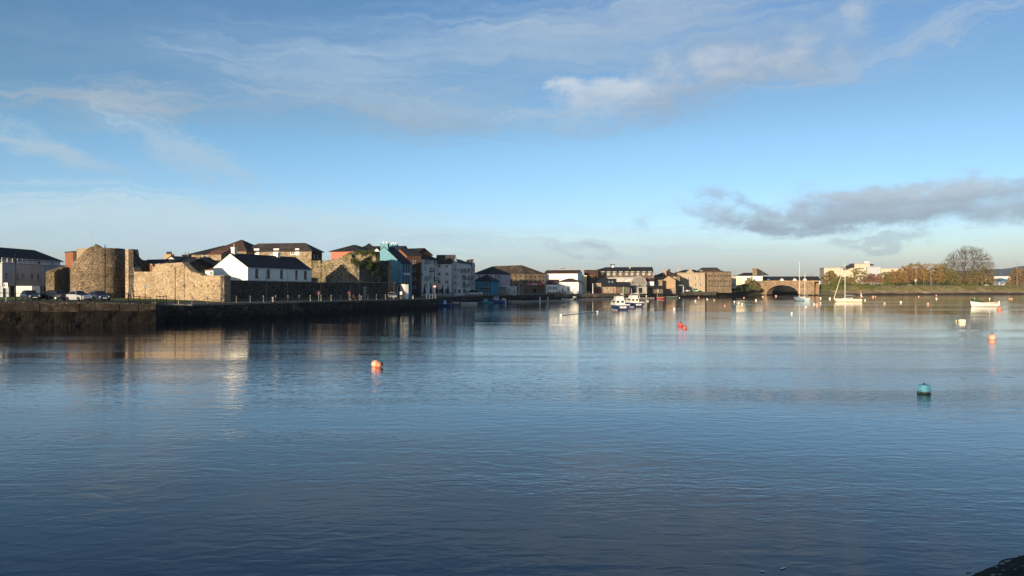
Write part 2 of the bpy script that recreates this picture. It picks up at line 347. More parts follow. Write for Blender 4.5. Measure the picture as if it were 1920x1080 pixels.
# ---------------------------------------------------------------- water
def water():
    m, N, L, b = mat('river_water')
    b.inputs['Base Color'].default_value = (.003, .009, .022, 1); b.inputs['IOR'].default_value = 1.44; b.inputs['Roughness'].default_value = .03
    v = _coord(N, L)
    def nz(sx, sy, s, d, r=.55, rot=0., dist=0.):
        tc = N.new('ShaderNodeTexCoord'); mp = N.new('ShaderNodeMapping'); mp.inputs['Scale'].default_value = (sx, sy, 1); mp.inputs['Rotation'].default_value = (0, 0, rot)
        L.new(tc.outputs['Object'], mp.inputs[0]); return _noise(N, L, mp.outputs[0], s, d, r, dist).outputs['Fac']
    fine = nz(.95, 2.0, 3.0, 3, .5, .22, .5); mid = nz(1.1, 2.4, 1.0, 2, .5, -.18, .6); big = nz(.5, 1.0, .16, 2, .5, .1)
    patch = _mr(N, L, nz(.35, 1.5, .035, 3, .6, .2), .40, .60, .35, 1.)
    patch2 = _mr(N, L, nz(.4, 1.6, .012, 4, .6, -.1), .42, .58, .35, 1.2)
    patch3 = _mr(N, L, nz(.16, 1.9, .11, 3, .6, .06, .8), .42, .58, .35, 1.35)
    fine = _math(N, L, 'MULTIPLY', fine, patch3)
    h = _math(N, L, 'ADD', _math(N, L, 'MULTIPLY', _math(N, L, 'MULTIPLY', fine, patch), .024), _math(N, L, 'MULTIPLY', mid, .026))
    h = _math(N, L, 'ADD', h, _math(N, L, 'MULTIPLY', big, .02)); h = _math(N, L, 'MULTIPLY', h, patch2)
    sy = N.new('ShaderNodeSeparateXYZ'); L.new(v, sy.inputs[0]); h = _math(N, L, 'MULTIPLY', h, _mr(N, L, sy.outputs[1], 16, 80, 1.6, .72))   # the breeze only ruffles the near half of the river
    _bump(N, L, b, h, 1.0, WAVES)
    g = G(); g.poly((-3000, -400, 0), (5000, -400, 0), (5000, 6000, 0), (-3000, 6000, 0))
    tag(g.build('river_water', m), 'calm blue rippled river water filling the harbour', kind='structure')
WAVES = .62
water()

# ---------------------------------------------------------------- left bank land and quay walls
SHL = [((-120, 62), 3.35), ((-65, 93.5), 3.3), (P(292, 104.5), 2.9), (P(308, 110), 2.6), (P(360, 112), 2.6), (P(560, 133), 2.6), (P(820, 187), 2.45), ((-23.5, 189), 2.5), (P(803, 214), 2.5),
       (P(850, 238), 2.5), (P(925, 268), 2.6), (P(985, 296), 2.6), (P(1040, 322), 2.5), (P(1120, 345), 2.5), (P(1210, 385), 2.7), (P(1300, 433), 3.0), (P(1343, 452), 3.1)]
NATL = [(P(1375, 480), 2.6), (P(1402, 520), 3.2), (P(1432, 543), 4.5), ((190, 640), 4.5), ((230, 900), 4.5)]
asph = bank('quay_asphalt', [(.05, .05, .05), (.085, .083, .08), (.065, .062, .06)], 1.5, .02)
grav = bank('town_ground', [(.09, .085, .07), (.14, .13, .10), (.08, .09, .05)], .4, .05)
grass = bank('mown_grass', [(.06, .10, .018), (.10, .15, .03), (.16, .17, .05)], .8, .08)
g = G()
land = [(*p, z) for p, z in SHL + NATL] + [(900, 1100, 4.5), (9000, 3000, 4), (9000, 9000, 3), (-9000, 9000, 2.2), (-9000, 62, 2.2), (-400, 62, 2.4)]
# the ground: quay-side strip first, then the town behind it
inner = []
for i, (p, z) in enumerate(SHL):
    inner.append((p[0] - 16 - (0 if i > 7 else 0), p[1] + 9, max(z, 2.6)))
me_pts = land
bm = bmesh.new(); vs = [bm.verts.new(p) for p in me_pts]; bm.faces.new(vs); bmesh.ops.triangulate(bm, faces=bm.faces)
for f in bm.faces:
    if f.normal.z < 0: f.normal_flip()
me = bpy.data.meshes.new('ground'); bm.to_mesh(me); bm.free(); me.materials.append(grav)
go = bpy.data.objects.new('ground', me); COL.objects.link(go); tag(go, 'grey town ground behind the quays', kind='structure')
def offs(pts, d):
    """offset an open polyline to its left (inland)"""
    out = []
    for i, (x, y) in enumerate(pts):
        a = pts[max(0, i - 1)]; b = pts[min(len(pts) - 1, i + 1)]; dx, dy = b[0] - a[0], b[1] - a[1]; l = hypot(dx, dy) or 1
        out.append((x - dy / l * d, y + dx / l * d))
    return out
def strip(name, pts, zs, d0, d1, lift, m, label, kind='structure', thick=.0):
    a = offs(pts, d0); b = offs(pts, d1); g = G()
    g.grid([[(*p, z + lift) for p, z in zip(a, zs)], [(*p, z + lift) for p, z in zip(b, zs)]])
    return tag(g.build(name, m), label, kind=kind)
QB = [p for p, z in SHL[3:7]]; QBZ = [z for p, z in SHL[3:7]]
strip('quay_pavement', QB, QBZ, .55, 9, .03, asph, 'grey quay road behind the chain posts')
QA = [p for p, z in SHL[0:3]]; QAZ = [z for p, z in SHL[0:3]]
strip('quay_road', QA, QAZ, .4, 14, .03, asph, 'road and parking strip behind the black railing')
strip('town_quay_road', [p for p, z in SHL[8:17]], [z for p, z in SHL[8:17]], .5, 8, .03, asph, 'far quay road along the town')
# lawn in front of the castle: rises gently to the wall foot
g = G()
la = [P(-120, 108), P(60, 113), P(205, 116), P(300, 121), P(414, 124.5)]; lb = [P(-120, 150), P(60, 150), P(160, 142), P(300, 137), P(419, 127.5)]
g.grid([[(*p, z) for p, z in zip(la, (3.1, 3.1, 2.95, 2.8, 2.66))], [(*p, z) for p, z in zip([((a[0] + b[0]) / 2, (a[1] + b[1]) / 2) for a, b in zip(la, lb)], (3.35, 3.35, 3.2, 3.05, 2.75))],
        [(*p, z) for p, z in zip(lb, (3.45, 3.45, 3.3, 3.15, 2.7))]])
tag(g.build('lawn', grass), 'strip of mown green grass below the castle wall', kind='structure')

def quay(name, label, pts, zs, m, cope, zb=-1.2, rough=.0, seed=1):
    rt = thing(name, label, 'quay wall', (0, 0, 0)); g = G(); nx = []
    for i in range(len(pts) - 1):
        (x0, y0), (x1, y1) = pts[i], pts[i + 1]; l = hypot(x1 - x0, y1 - y0); n = max(1, int(l / .6)); 
        for k in range(n + (1 if i == len(pts) - 2 else 0)):
            t = k / n; nx.append((x0 + (x1 - x0) * t, y0 + (y1 - y0) * t, zs[i] + (zs[i + 1] - zs[i]) * t, (y1 - y0) / l, -(x1 - x0) / l))
    rows = []
    for j in range(17):
        r = []
        for (x, y, z, a, b) in nx:
            h = zb + (z - .004 - zb) * j / 16; o = (1 - j / 16) * .35 + rough * (mnoise.fractal(Vector((x * .8, y * .8, h * .7 + seed)), .8, 2, 4) + .3) * (1.3 if h < 1.9 else .25)
            r.append((x + a * o, y + b * o, h))
        rows.append(r)
    g.grid(rows); g.build('wall', m, rt, recalc=False)
    c = G(); a = offs(pts, -.08); b = offs(pts, .62)
    for i in range(len(pts) - 1):
        c.add([(*a[i], zs[i] - .22), (*a[i + 1], zs[i + 1] - .22), (*b[i + 1], zs[i + 1] - .22), (*b[i], zs[i] - .22), (*a[i], zs[i] + .06), (*a[i + 1], zs[i + 1] + .06), (*b[i + 1], zs[i + 1] + .06), (*b[i], zs[i] + .06)],
              [(0, 3, 2, 1), (4, 5, 6, 7), (0, 1, 5, 4), (1, 2, 6, 5), (2, 3, 7, 6), (3, 0, 4, 7)])
    c.build('coping', cope, rt); return rt
COPE = plaster('coping_stone', (.16, .14, .115), .5, dc=(.05, .045, .04))
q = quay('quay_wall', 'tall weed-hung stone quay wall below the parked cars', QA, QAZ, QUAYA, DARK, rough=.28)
# rendered upper band with pale worn panels between darker joints
gp = [G(), G()]; random.seed(3)
(x0, y0), (x1, y1) = QA[1], QA[2]; l = hypot(x1 - x0, y1 - y0); dx, dy = (x1 - x0) / l, (y1 - y0) / l; u = -28.
while u < l - 1.6:
    w = min(random.uniform(1.6, 5.2), l - u + .1); a = (x0 + dx * u + dy * .16, y0 + dy * u - dx * .16); b = (x0 + dx * (u + w - .12) + dy * .16, y0 + dy * (u + w - .12) - dx * .16)
    zt = 3.3 - .3 * max(0, u) / l - .24; i = 0 if random.random() < .45 else 1
    if u < 0:
        sx, sy = (QA[1][0] - QA[0][0]), (QA[1][1] - QA[0][1]); sl_ = hypot(sx, sy); sx /= sl_; sy /= sl_
        a = (x0 + sx * u + sy * .16, y0 + sy * u - sx * .16); b = (x0 + sx * min(0, u + w - .12) + sy * .16, y0 + sy * min(0, u + w - .12) - sx * .16)
    gp[i].prism([a, b, (b[0] - dy * .3, b[1] + dx * .3), (a[0] - dy * .3, a[1] + dx * .3)], zt - random.uniform(.85, 1.1), zt)
    u += w
gp[0].build('render_panel', bank('worn_panel', [(.015, .012, .009), (.035, .028, .021), (.12, .10, .078)], 1.3, .05), q); gp[1].build('stained_panel', bank('stained_panel', [(.012, .01, .008), (.028, .023, .018), (.06, .048, .036)], 1.1, .05), q)
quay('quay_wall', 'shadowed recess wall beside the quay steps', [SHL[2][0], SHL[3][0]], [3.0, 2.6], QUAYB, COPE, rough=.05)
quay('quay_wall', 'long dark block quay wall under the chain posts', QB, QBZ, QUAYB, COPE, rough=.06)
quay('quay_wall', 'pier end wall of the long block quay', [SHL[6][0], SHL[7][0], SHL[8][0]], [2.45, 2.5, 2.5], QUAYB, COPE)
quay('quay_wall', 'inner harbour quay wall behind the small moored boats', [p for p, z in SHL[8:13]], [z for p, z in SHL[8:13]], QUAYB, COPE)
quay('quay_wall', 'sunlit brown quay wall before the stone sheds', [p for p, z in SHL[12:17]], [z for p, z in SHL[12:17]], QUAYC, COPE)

# natural shore between quay and bridge
mud = bank('mud_shore', [(.02, .016, .01), (.05, .04, .025), (.09, .07, .045)], .5, .3)
stony = bank('stony_shore', [(.11, .08, .05), (.25, .185, .12), (.40, .31, .21)], .35, .25)
rgrass = bank('rough_grass', [(.07, .07, .02), (.19, .175, .055), (.31, .24, .12), (.13, .14, .035), (.25, .20, .085)], .3, .35)
def shore(name, label, base, prof, mats_, n=60, seed=2, amp=.4):
    """base: polyline; prof: (offset, z) rows; mats_: per band"""
    segs = []
    tot = sum(hypot(base[i + 1][0] - base[i][0], base[i + 1][1] - base[i][1]) for i in range(len(base) - 1))
    for i in range(len(base) - 1):
        (x0, y0), (x1, y1) = base[i], base[i + 1]; l = hypot(x1 - x0, y1 - y0); k = max(1, int(n * l / tot))
        for j in range(k + (1 if i == len(base) - 2 else 0)): segs.append((x0 + (x1 - x0) * j / k, y0 + (y1 - y0) * j / k))
    rows = []
    for o, z in prof:
        r = offs(segs, o); rows.append([(x + mnoise.noise(Vector((x * .1, y * .1, o + seed))) * amp * 3, y + mnoise.noise(Vector((x * .12, y * .1, o - seed))) * amp * 3, z + mnoise.noise(Vector((x * .15, y * .15, o * 3 + seed))) * amp * (0 if z < 0 else 1)) for x, y in r])
    for k, (nm, m, lab) in enumerate(mats_):
        a = [i for i, (_, _, which) in enumerate([(0, 0, w) for w in WH_]) if which == k]
        g = G(); g.grid(rows[a[0]:a[-1] + 2]); tag(g.build(nm, m, smooth=True, recalc=False), lab, kind='structure')
WH_ = [0, 0, 1, 1]
shore('shore', '', [SHL[16][0], P(1375, 482), P(1402, 524), P(1434, 543.5)], [(-3, -.6), (0, .1), (3, 1.3), (7, 2.6), (14, 3.3)],
      [('mud_bank', mud, 'dark muddy foreshore left of the bridge'), ('grass_bank', rgrass, 'low grassy bank left of the bridge')], n=30)
RB0 = (X(1521, 552), 552); RB1 = (X(1920, 632), 632); RBL = hypot(RB1[0] - RB0[0], RB1[1] - RB0[1]); RBD = ((RB1[0] - RB0[0]) / RBL, (RB1[1] - RB0[1]) / RBL)
def RB(s, o): return (RB0[0] + RBD[0] * s - RBD[1] * o, RB0[1] + RBD[1] * s + RBD[0] * o)
def RBpx(px, o):                                        # point on the right bank, offset o behind the waterline, seen at px
    k = (px - 960) / F; a = RB(0, o); s = (k * a[1] - a[0]) / (RBD[0] - k * RBD[1]); return RB(s, o)
WH_ = [0, 0, 1, 2, 2, 2]
shore('shore', '', [RB(-2, 0), RB(60, 1), RB(120, -1), RB(200, 1), RB(420, 0)], [(-4, -.6), (0, .1), (2.5, 1.3), (5.5, 2.8), (9, 5.0), (13, 7.1), (44, 7.4)],
      [('mud_bank', mud, 'dark wet mud along the right bank waterline'), ('stony_bank', stony, 'pale stony band above the mud on the right bank'), ('grass_bank', rgrass, 'sloping rough grass of the right embankment')], n=160, amp=.5)
g = G(); g.poly((*RB(-2, 42), 7.3), (*RB(420, 42), 7.35), (*RB(900, 42), 7.35), (*RB(900, 500), 7.5), (*RB(-2, 500), 7.5))
tag(g.build('road', asph), 'causeway road and park ground behind the right embankment', kind='structure')

# near bank under the camera: weedy rocks bottom right
rockm = bank('weedy_rock', [(.006, .006, .005), (.016, .015, .011), (.045, .038, .022), (.12, .095, .05)], 3.2, .12)
g = G(); rows = []
for j in range(46):
    r = []
    for i in range(120):
        s = -6 + i * .22; o = -.7 + j * .17
        x = 7.84 + s * .83 + o * .55; y = 13.0 + s * .56 - o * .83
        n = mnoise.fractal(Vector((x * 1.3, y * 1.3, 3)), .8, 2.1, 5); nn = mnoise.noise(Vector((x * 5, y * 5, 0)))
        r.append((x, y, -.25 + max(0, o + .5) * .36 + n * .035 * min(1, max(0, o + .9)) + nn * .025))
    rows.append(r)
g.grid(rows); tag(g.build('rocky_shore', rockm, smooth=True, recalc=False), 'dark weedy rocks at the near water edge', kind='structure')
g = G(); random.seed(5)
for _ in range(380):
    s = random.uniform(-2, 9); o = random.uniform(.05, 2.6); x = 7.84 + s * .83 + o * .55; y = 13.0 + s * .56 - o * .83
    n = mnoise.fractal(Vector((x * 1.3, y * 1.3, 3)), .8, 2.1, 5); z = -.25 + (o + .5) * .36 + n * .035 + .01
    r = random.choice((.012, .018, .026, .036)); g.sphere((x, y, z + r * .3), r, 6, 4, (1.5, .9, .5))
tag(g.build('shells_and_pebbles', bank('pale_pebble', [(.2, .17, .13), (.42, .38, .32), (.5, .47, .42)], 6, .01)), 'pale shells and pebbles scattered on the near rocks', 'pebbles', kind='stuff')
g = G(); g.add([(-60, -40, 3.4), (60, -40, 3.4), (60, 14, 3.4), (14, 9.5, 3.4), (4, 1.5, 3.4), (-60, -30, 3.4)], [(0, 1, 2, 3, 4, 5)])
g.add([(14, 9.5, 3.4), (4, 1.5, 3.4), (-60, -30, 3.4), (14, 10.2, -.5), (3.2, 2.2, -.5), (-60, -29, -.5), (60, 14, 3.4), (60, 16, -.5)], [(0, 1, 4, 3), (1, 2, 5, 4), (6, 0, 3, 7)])
tag(g.build('near_bank', grav, recalc=False), 'near bank ground behind the weedy rocks', kind='structure')

# far wooded hills
hillm = bank('hill_wood', [(.07, .09, .07), (.11, .13, .10), (.15, .16, .12)], .012, 3)
g = G(); rows = []
for j in range(6):
    r = []
    for i in range(140):
        px = 1000 + i * 14; D = 3600 + j * 260
        top = 5 + (HY - (506 - 9 * max(0, min(1, (px - 1830) / 90)) + (30 * max(0, min(1, (1800 - px) / 500))))) / F * 4600
        x = X(px, D); r.append((x, D, 3 + (top - 3) * (1 - (1 - j / 5) ** 2) + (mnoise.noise(Vector((x * .006, D * .006, 0))) * 14 + mnoise.noise(Vector((x * .05, D * .05, 0))) * 7) * (j / 5)))
    rows.append(r)
rows.append([(x, y + 500, -10) for x, y, z in rows[-1]])
g.grid(rows); tag(g.build('hills', hillm, recalc=False), 'far blue-green wooded hill on the right horizon', kind='structure')

# ---------------------------------------------------------------- building tools
class Face:
    def __init__(s, a, b):
        s.a = a; s.b = b; s.L = hypot(b[0] - a[0], b[1] - a[1]); s.d = ((b[0] - a[0]) / s.L, (b[1] - a[1]) / s.L); s.n = (s.d[1], -s.d[0])
    def at(s, u, z, o=0.): return (s.a[0] + s.d[0] * u + s.n[0] * o, s.a[1] + s.d[1] * u + s.n[1] * o, z)
    def u(s, px):
        k = (px - 960) / F; return (k * s.a[1] - s.a[0]) / (s.d[0] - k * s.d[1])
    def z(s, px, py): return Zp(py, s.a[1] + s.d[1] * s.u(px))
    def rect(s, r):
        u0, u1 = s.u(r[0]), s.u(r[2]); m = (r[0] + r[2]) / 2; return (min(u0, u1), max(u0, u1), s.z(m, r[3]), s.z(m, r[1]))
    def slab(s, g, u0, u1, z0, z1, o0, o1):
        return g.prism([s.at(u0, 0, o1)[:2], s.at(u1, 0, o1)[:2], s.at(u1, 0, o0)[:2], s.at(u0, 0, o0)[:2]], z0, z1)
def wall(g, f, z0, z1, ops, depth=.2, top=None):
    L0 = f.L; ops = [o for o in ops if o[0] > .03 and o[1] < L0 - .03]
    ops = [(o[0], o[1], max(o[2], z0 + .02), min(o[3], z1 - .02)) for o in ops]
    us = sorted({0., L0} | {x for o in ops for x in o[:2]}); zs = sorted({z0, z1} | {x for o in ops for x in o[2:]})
    for i in range(len(us) - 1):
        for j in range(len(zs) - 1):
            um, zm = (us[i] + us[i + 1]) / 2, (zs[j] + zs[j + 1]) / 2
            if any(o[0] < um < o[1] and o[2] < zm < o[3] for o in ops): continue
            g.poly(f.at(us[i], zs[j]), f.at(us[i + 1], zs[j]), f.at(us[i + 1], zs[j + 1]), f.at(us[i], zs[j + 1]))
    for (a, b, c, d) in ops:
        for (p, q) in (((a, c), (b, c)), ((b, c), (b, d)), ((b, d), (a, d)), ((a, d), (a, c))):
            g.poly(f.at(*p), f.at(*q), f.at(*q, -depth), f.at(*p, -depth))
    return ops
def window(rt, f, o, fm, gm, mull=(1, 1), sill=False, depth=.2, name='window', fw=None):
    u0, u1, z0, z1 = o; w = u1 - u0; h = z1 - z0; t = fw or max(.05, min(.14, w * .1)); g = G()
    for a, b, c, d in ((u0, u1, z0, z0 + t), (u0, u1, z1 - t, z1), (u0, u0 + t, z0 + t, z1 - t), (u1 - t, u1, z0 + t, z1 - t)): f.slab(g, a, b, c, d, -depth, -depth + .08)
    for k in range(1, mull[0] + 1): 
        um = u0 + w * k / (mull[0] + 1); f.slab(g, um - t * .3, um + t * .3, z0 + t, z1 - t, -depth, -depth + .07)
    for k in range(1, mull[1] + 1):
        zm = z0 + h * k / (mull[1] + 1); f.slab(g, u0 + t, u1 - t, zm - t * .3, zm + t * .3, -depth + .003, -depth + .075)
    wn = g.build(name, fm, rt)
    p = G(); f.slab(p, u0 - .01, u1 + .01, z0 - .01, z1 + .01, -depth - .06, -depth + .02); p.build('pane', gm, wn)
    if sill: s = G(); f.slab(s, u0 - .1, u1 + .1, z0 - .14, z0 - .004, -.02, .12); s.build('sill', STONE, wn)
    return wn
def door(rt, f, o, m, depth=.2, name='door'):
    u0, u1, z0, z1 = o; g = G(); f.slab(g, u0, u1, z0, z1, -depth - .06, -depth + .02); d = g.build(name, m, rt)
    k = G(); k.sphere(f.at(u0 + (u1 - u0) * .85, z0 + 1.0, -depth + .05), .05, 6, 4); k.build('handle', CHROME, d); return d
def roof(rt, c, ze, zr, kind, m, ov=.35, t=.2, hip=1., name='roof', shift=0.):
    """c: four corners front-left, front-right, back-right, back-left"""
    a, b, cc, d = [Vector((*p, 0)) for p in c]; e1 = (b - a).normalized(); e2 = (d - a).normalized()
    A = a - e1 * ov - e2 * ov; B = b + e1 * ov - e2 * ov; C = cc + e1 * ov + e2 * ov; D = d - e1 * ov + e2 * ov; g = G()
    W = (b - a).length; H = (d - a).length; sl = (zr - ze) / max(.1, (H if kind in ('gx', 'hx', 'lean') else W) / 2); zo = ze - (sl * ov if kind[0] == 'g' or kind[0] == 'h' else 0) * .6
    def p(v, z): return (v.x, v.y, z)
    if kind == 'gx':
        r1, r2 = (A + D) / 2, (B + C) / 2
        g.slab([p(A, zo), p(B, zo), p(r2, zr), p(r1, zr)], t); g.slab([p(r1, zr + .002), p(r2, zr + .002), p(C, zo), p(D, zo)], t)
    elif kind == 'gy':
        r1, r2 = (A + B) / 2, (D + C) / 2
        g.slab([p(A, zo), p(r1, zr), p(r2, zr), p(D, zo)], t); g.slab([p(r1, zr + .002), p(B, zo), p(C, zo), p(r2, zr + .002)], t)
    elif kind in ('hx', 'hy', 'hxr', 'hxl'):
        if kind[1] == 'x':
            i = min((B - A).length / 2 - .05, (D - A).length / 2 * hip); il = 0 if kind == 'hxr' else i; ir = 0 if kind == 'hxl' else i
            r1, r2 = (A + D) / 2 + e1 * il, (B + C) / 2 - e1 * ir
            fs = [(0, 1, 9, 8), (2, 3, 8, 9), (1, 2, 9), (3, 0, 8)]
        else:
            i = min((D - A).length / 2 - .05, (B - A).length / 2 * hip); r1, r2 = (A + B) / 2 + e2 * i, (D + C) / 2 - e2 * i
            fs = [(1, 2, 9, 8), (3, 0, 8, 9), (0, 1, 8), (2, 3, 9)]
        vs = [p(A, zo), p(B, zo), p(C, zo), p(D, zo), p(A, zo - t), p(B, zo - t), p(C, zo - t), p(D, zo - t), p(r1, zr), p(r2, zr)]
        g.add(vs, fs + [(4, 7, 6, 5), (0, 4, 5, 1), (1, 5, 6, 2), (2, 6, 7, 3), (3, 7, 4, 0)])
    elif kind == 'lean':
        g.slab([p(A, ze), p(B, ze), p(C, zr), p(D, zr)], t)
    else:
        g.prism([(A.x, A.y), (B.x, B.y), (C.x, C.y), (D.x, D.y)], ze, zr)
    return g.build(name, m, rt)
def chimney(rt, x, y, zb, zt, w, d, m, pots=2, f=None, potm=None):
    g = G(); ang = atan2(f.d[1], f.d[0]) if f else 0; ca, sa = cos(ang), sin(ang)
    def R(u, v): return (x + u * ca - v * sa, y + u * sa + v * ca)
    def bx(gg, w_, d_, z0, z1, cx=0): gg.prism([R(cx - w_ / 2, -d_ / 2), R(cx + w_ / 2, -d_ / 2), R(cx + w_ / 2, d_ / 2), R(cx - w_ / 2, d_ / 2)], z0, z1)
    bx(g, w, d, zb, zt - .25); bx(g, w + .16, d + .16, zt - .25, zt); c = g.build('chimney', m, rt)
    for k in range(pots):
        h = G(); px_, py_ = R((k - (pots - 1) / 2) * w * .8 / max(1, pots), 0); h.lathe([(.13, zt), (.12, zt + .5), (.16, zt + .55), (.15, zt + .62)], (px_, py_, 0), 8); h.build('chimney_pot', potm or TANR, c)
def corners(a, b, dep):
    f = Face(a, b); n = f.n; return [a, b, (b[0] - n[0] * dep, b[1] - n[1] * dep), (a[0] - n[0] * dep, a[1] - n[1] * dep)]
def building(name, label, cat, a, b, dep, z0, ze, zr, kind, wm, rm, wf=(), wr=(), wl=(), ov=.35, group=None, sidem=None, hip=1., df=(), dr=(), fm=None, gm=None, mull=(0, 1), sill=True, doorm=None, t=.2, c=None):
    c = c or corners(a, b, dep); rt = thing(name, label, cat, (a[0], a[1], 0), group)
    fs = [Face(c[0], c[1]), Face(c[1], c[2]), Face(c[2], c[3]), Face(c[3], c[0])]
    rt_info = dict(c=c, f=fs); g = G(); gs = G() if sidem else g
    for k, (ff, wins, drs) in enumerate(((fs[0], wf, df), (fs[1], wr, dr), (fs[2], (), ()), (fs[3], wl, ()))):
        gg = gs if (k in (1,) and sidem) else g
        W_ = [ff.rect(w) for w in wins]; D_ = [ff.rect(w) for w in drs]
        W_ = [w for w in W_ if w[0] > .05 and w[1] < ff.L - .05]; D_ = [w for w in D_ if w[0] > .05 and w[1] < ff.L - .05]
        top = ze
        wall(gg, ff, z0, top, W_ + D_)
        gab = (kind == 'gx' and k in (1, 3)) or (kind == 'gy' and k in (0, 2)) or (kind == 'hxr' and k == 3) or (kind == 'hxl' and k == 1)
        if gab: gg.poly(ff.at(0, ze), ff.at(ff.L, ze), ff.at(ff.L / 2, zr - .05))
        if kind == 'lean' and k in (1, 3): gg.poly(ff.at(0, ze), ff.at(ff.L, ze), ff.at(ff.L if k == 1 else 0, zr))
        if kind == 'lean' and k == 2: gg.poly(ff.at(0, ze), ff.at(ff.L, ze), ff.at(ff.L, zr), ff.at(0, zr))
        for w in W_: window(rt, ff, (w[0], w[1], max(w[2], z0 + .02), min(w[3], ze - .02)), fm or WFR, gm or GLASS, mull, sill)
        for w in D_: door(rt, ff, (w[0], w[1], max(w[2], z0 + .02), min(w[3], ze - .02)), doorm or DFR)
    g.build('wall', wm, rt, recalc=False)
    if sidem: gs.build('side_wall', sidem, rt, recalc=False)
    if kind == 'flat':
        roof(rt, c, ze - .001, zr, 'flat', rm, ov, t)
    else: roof(rt, c, ze, zr, kind, rm, ov, t, hip)
    rt_info['rt'] = rt; return rt_info
def grid_w(xs, ys): return [(x0, y0, x1, y1) for (x0, x1) in xs for (y0, y1) in ys]
def cx(xs, w): return [(x - w / 2, x + w / 2) for x in xs]
def rough_wall(g, f, prof, thick, z0=2.4, step=.45, seed=0, amp=.18, off=0.):
    """ruined masonry: prof is a list of (u, ztop); ragged top, real thickness"""
    n = max(2, int(f.L / step)); A = []; B = []; us = sorted({f.L * i / n for i in range(n + 1)} | {min(max(u, 0), f.L) for u, z in prof} )
    for u in us:
        zt = prof[-1][1]
        for (u0, za), (u1, zb) in zip(prof, prof[1:]):
            if u0 <= u <= u1: zt = za + (zb - za) * ((u - u0) / max(1e-6, u1 - u0)); break
        zt += amp * mnoise.noise(Vector((u * 1.7, seed, f.a[0]))) * 1.6
        A.append((u, zt)); 
    ks = 8; rows = []
    for j in range(ks + 1):
        rows.append([(lambda zz: f.at(u, zz, off + .07 * mnoise.noise(Vector((u, zz, seed)))))(z0 + (zt - z0) * j / ks) for u, zt in A])
    for o in (.25, .75, 1.): rows.append([f.at(u, zt + (amp * .8 * mnoise.noise(Vector((u * 2, o * 9, seed))) if o < 1 else 0), off - thick * o) for u, zt in A])
    rows.append([f.at(u, z0, off - thick) for u, zt in A])
    g.grid(rows)
    for k in (0, -1): g.poly(*[r[k] for r in rows])
    return g

# ---------------------------------------------------------------- left: apartment block and castle
EX, EY = .348, .937
def along(p, t, w=0.): return (p[0] + EX * t - EY * w, p[1] + EY * t + EX * w)
def prof_px(f, pts): return [(max(0., min(f.L, f.u(px))), f.z(px, py)) for px, py in pts]

b1 = building('apartment_block', 'grey three storey block on dark piers at far left', 'building', (-95.8, 139), (-96.3, 166), 14, 5.5, 9.7, 9.9, 'flat', GREYR, CONC, ov=.05,
   wf=[(9.5, 511, 15, 524), (31, 511, 35, 523.5), (41, 512, 46, 524), (58, 513, 63.5, 524.5), (70, 513, 75.5, 525), (86, 514, 91.5, 526)], mull=(1, 0))
rt = b1['rt']; g = G(); g.prism([(-97.6, 140.5), (-97.6, 165), (-109, 165), (-109, 140.5)], 2.4, 5.49); g.build('undercroft', DFR, rt)
for px in (8, 19, 34, 50, 66, 82, 93, 101):
    f = b1['f'][0]; u = f.u(px); g = G(); f.slab(g, u - .25, u + .25, 2.6, 5.49, -.6, -.1); g.build('pier', GREYR, rt)
g = G(); f = b1['f'][0]; f.slab(g, 0, 26, 9.905, 10.0, -.15, .05); [f.slab(g, u, u + .05, 10.0, 10.75, -.1, -.05) for u in [i * 1.5 for i in range(18)]]; f.slab(g, 0, 26, 10.75, 10.83, -.12, -.03); g.build('balcony_rail', WFR, rt)
c = [(-99.5, 136), (-99.5, 163), (-106.5, 163), (-106.5, 136)]; pf = Face(c[0], c[1]); g = G()
w_ = wall(g, pf, 9.9, 11.2, [pf.rect(r) for r in ((26, 488, 33, 497), (57, 490, 60, 497), (70, 490, 77, 498), (96, 492, 102, 500))]); 
for k in (1, 2, 3): wall(g, Face(c[k], c[(k + 1) % 4]), 9.9, 11.2, [])
g.build('penthouse', GREYL, rt, recalc=False)
for o in w_: window(rt, pf, o, WFR, GLASS, (1, 0))
roof(rt, c, 11.2, 13.3, 'hx', SLATE, .45, hip=1.)
for u, z0, z1 in ((3, 5.6, 9.6), (12.2, 5.6, 9.6), (20, 5.6, 9.6)):
    g = G(); g.bar(f.at(u, z0, .08), f.at(u, z1, .08), .06); g.build('drainpipe', WFR, rt)

def drum(g, c, R, zt, z0, n=72, k=22, amp=.10, seed=0, taper=.05, inner=.68, zin=None):
    rows = []
    for j in range(k + 1):
        r = []
        for i in range(n + 1):
            t = 2 * pi * (i % n) / n; top = zt(t); z = z0 + (top - z0) * j / k
            rr = R * (1 + taper * (1 - (z - z0) / 10)) + amp * mnoise.noise(Vector((cos(t) * R * .9, sin(t) * R * .9, z * .9 + seed)))
            r.append((c[0] + cos(t) * rr, c[1] + sin(t) * rr, z))
        rows.append(r)
    for q in (.5, 1.):
        r = []
        for i in range(n + 1):
            t = 2 * pi * (i % n) / n; rr = R * (1 - (1 - inner) * q); z = zt(t) + ((zin or zt)(t) - zt(t)) * q
            r.append((c[0] + cos(t) * rr, c[1] + sin(t) * rr, z + .12 * mnoise.noise(Vector((t * 5, q, seed)))))
        rows.append(r)
    g.grid(rows); g.poly(*rows[-1][:-1]); return g
TC = P(185, 140.5)
def tz(t):
    c_ = cos(t) * .874 + sin(t) * .486
    return (9.4 + 1.5 * max(0, (c_ + 1) / .35) if c_ < -.65 else 10.9 + 1.65 * min(1, (c_ + .65) / .3) ** .6) + .12 * mnoise.noise(Vector((t * 4, 0, 0)))
tw = thing('castle_tower', 'round rubble castle tower with worn sloping left shoulder', 'tower', (TC[0], TC[1], 0))
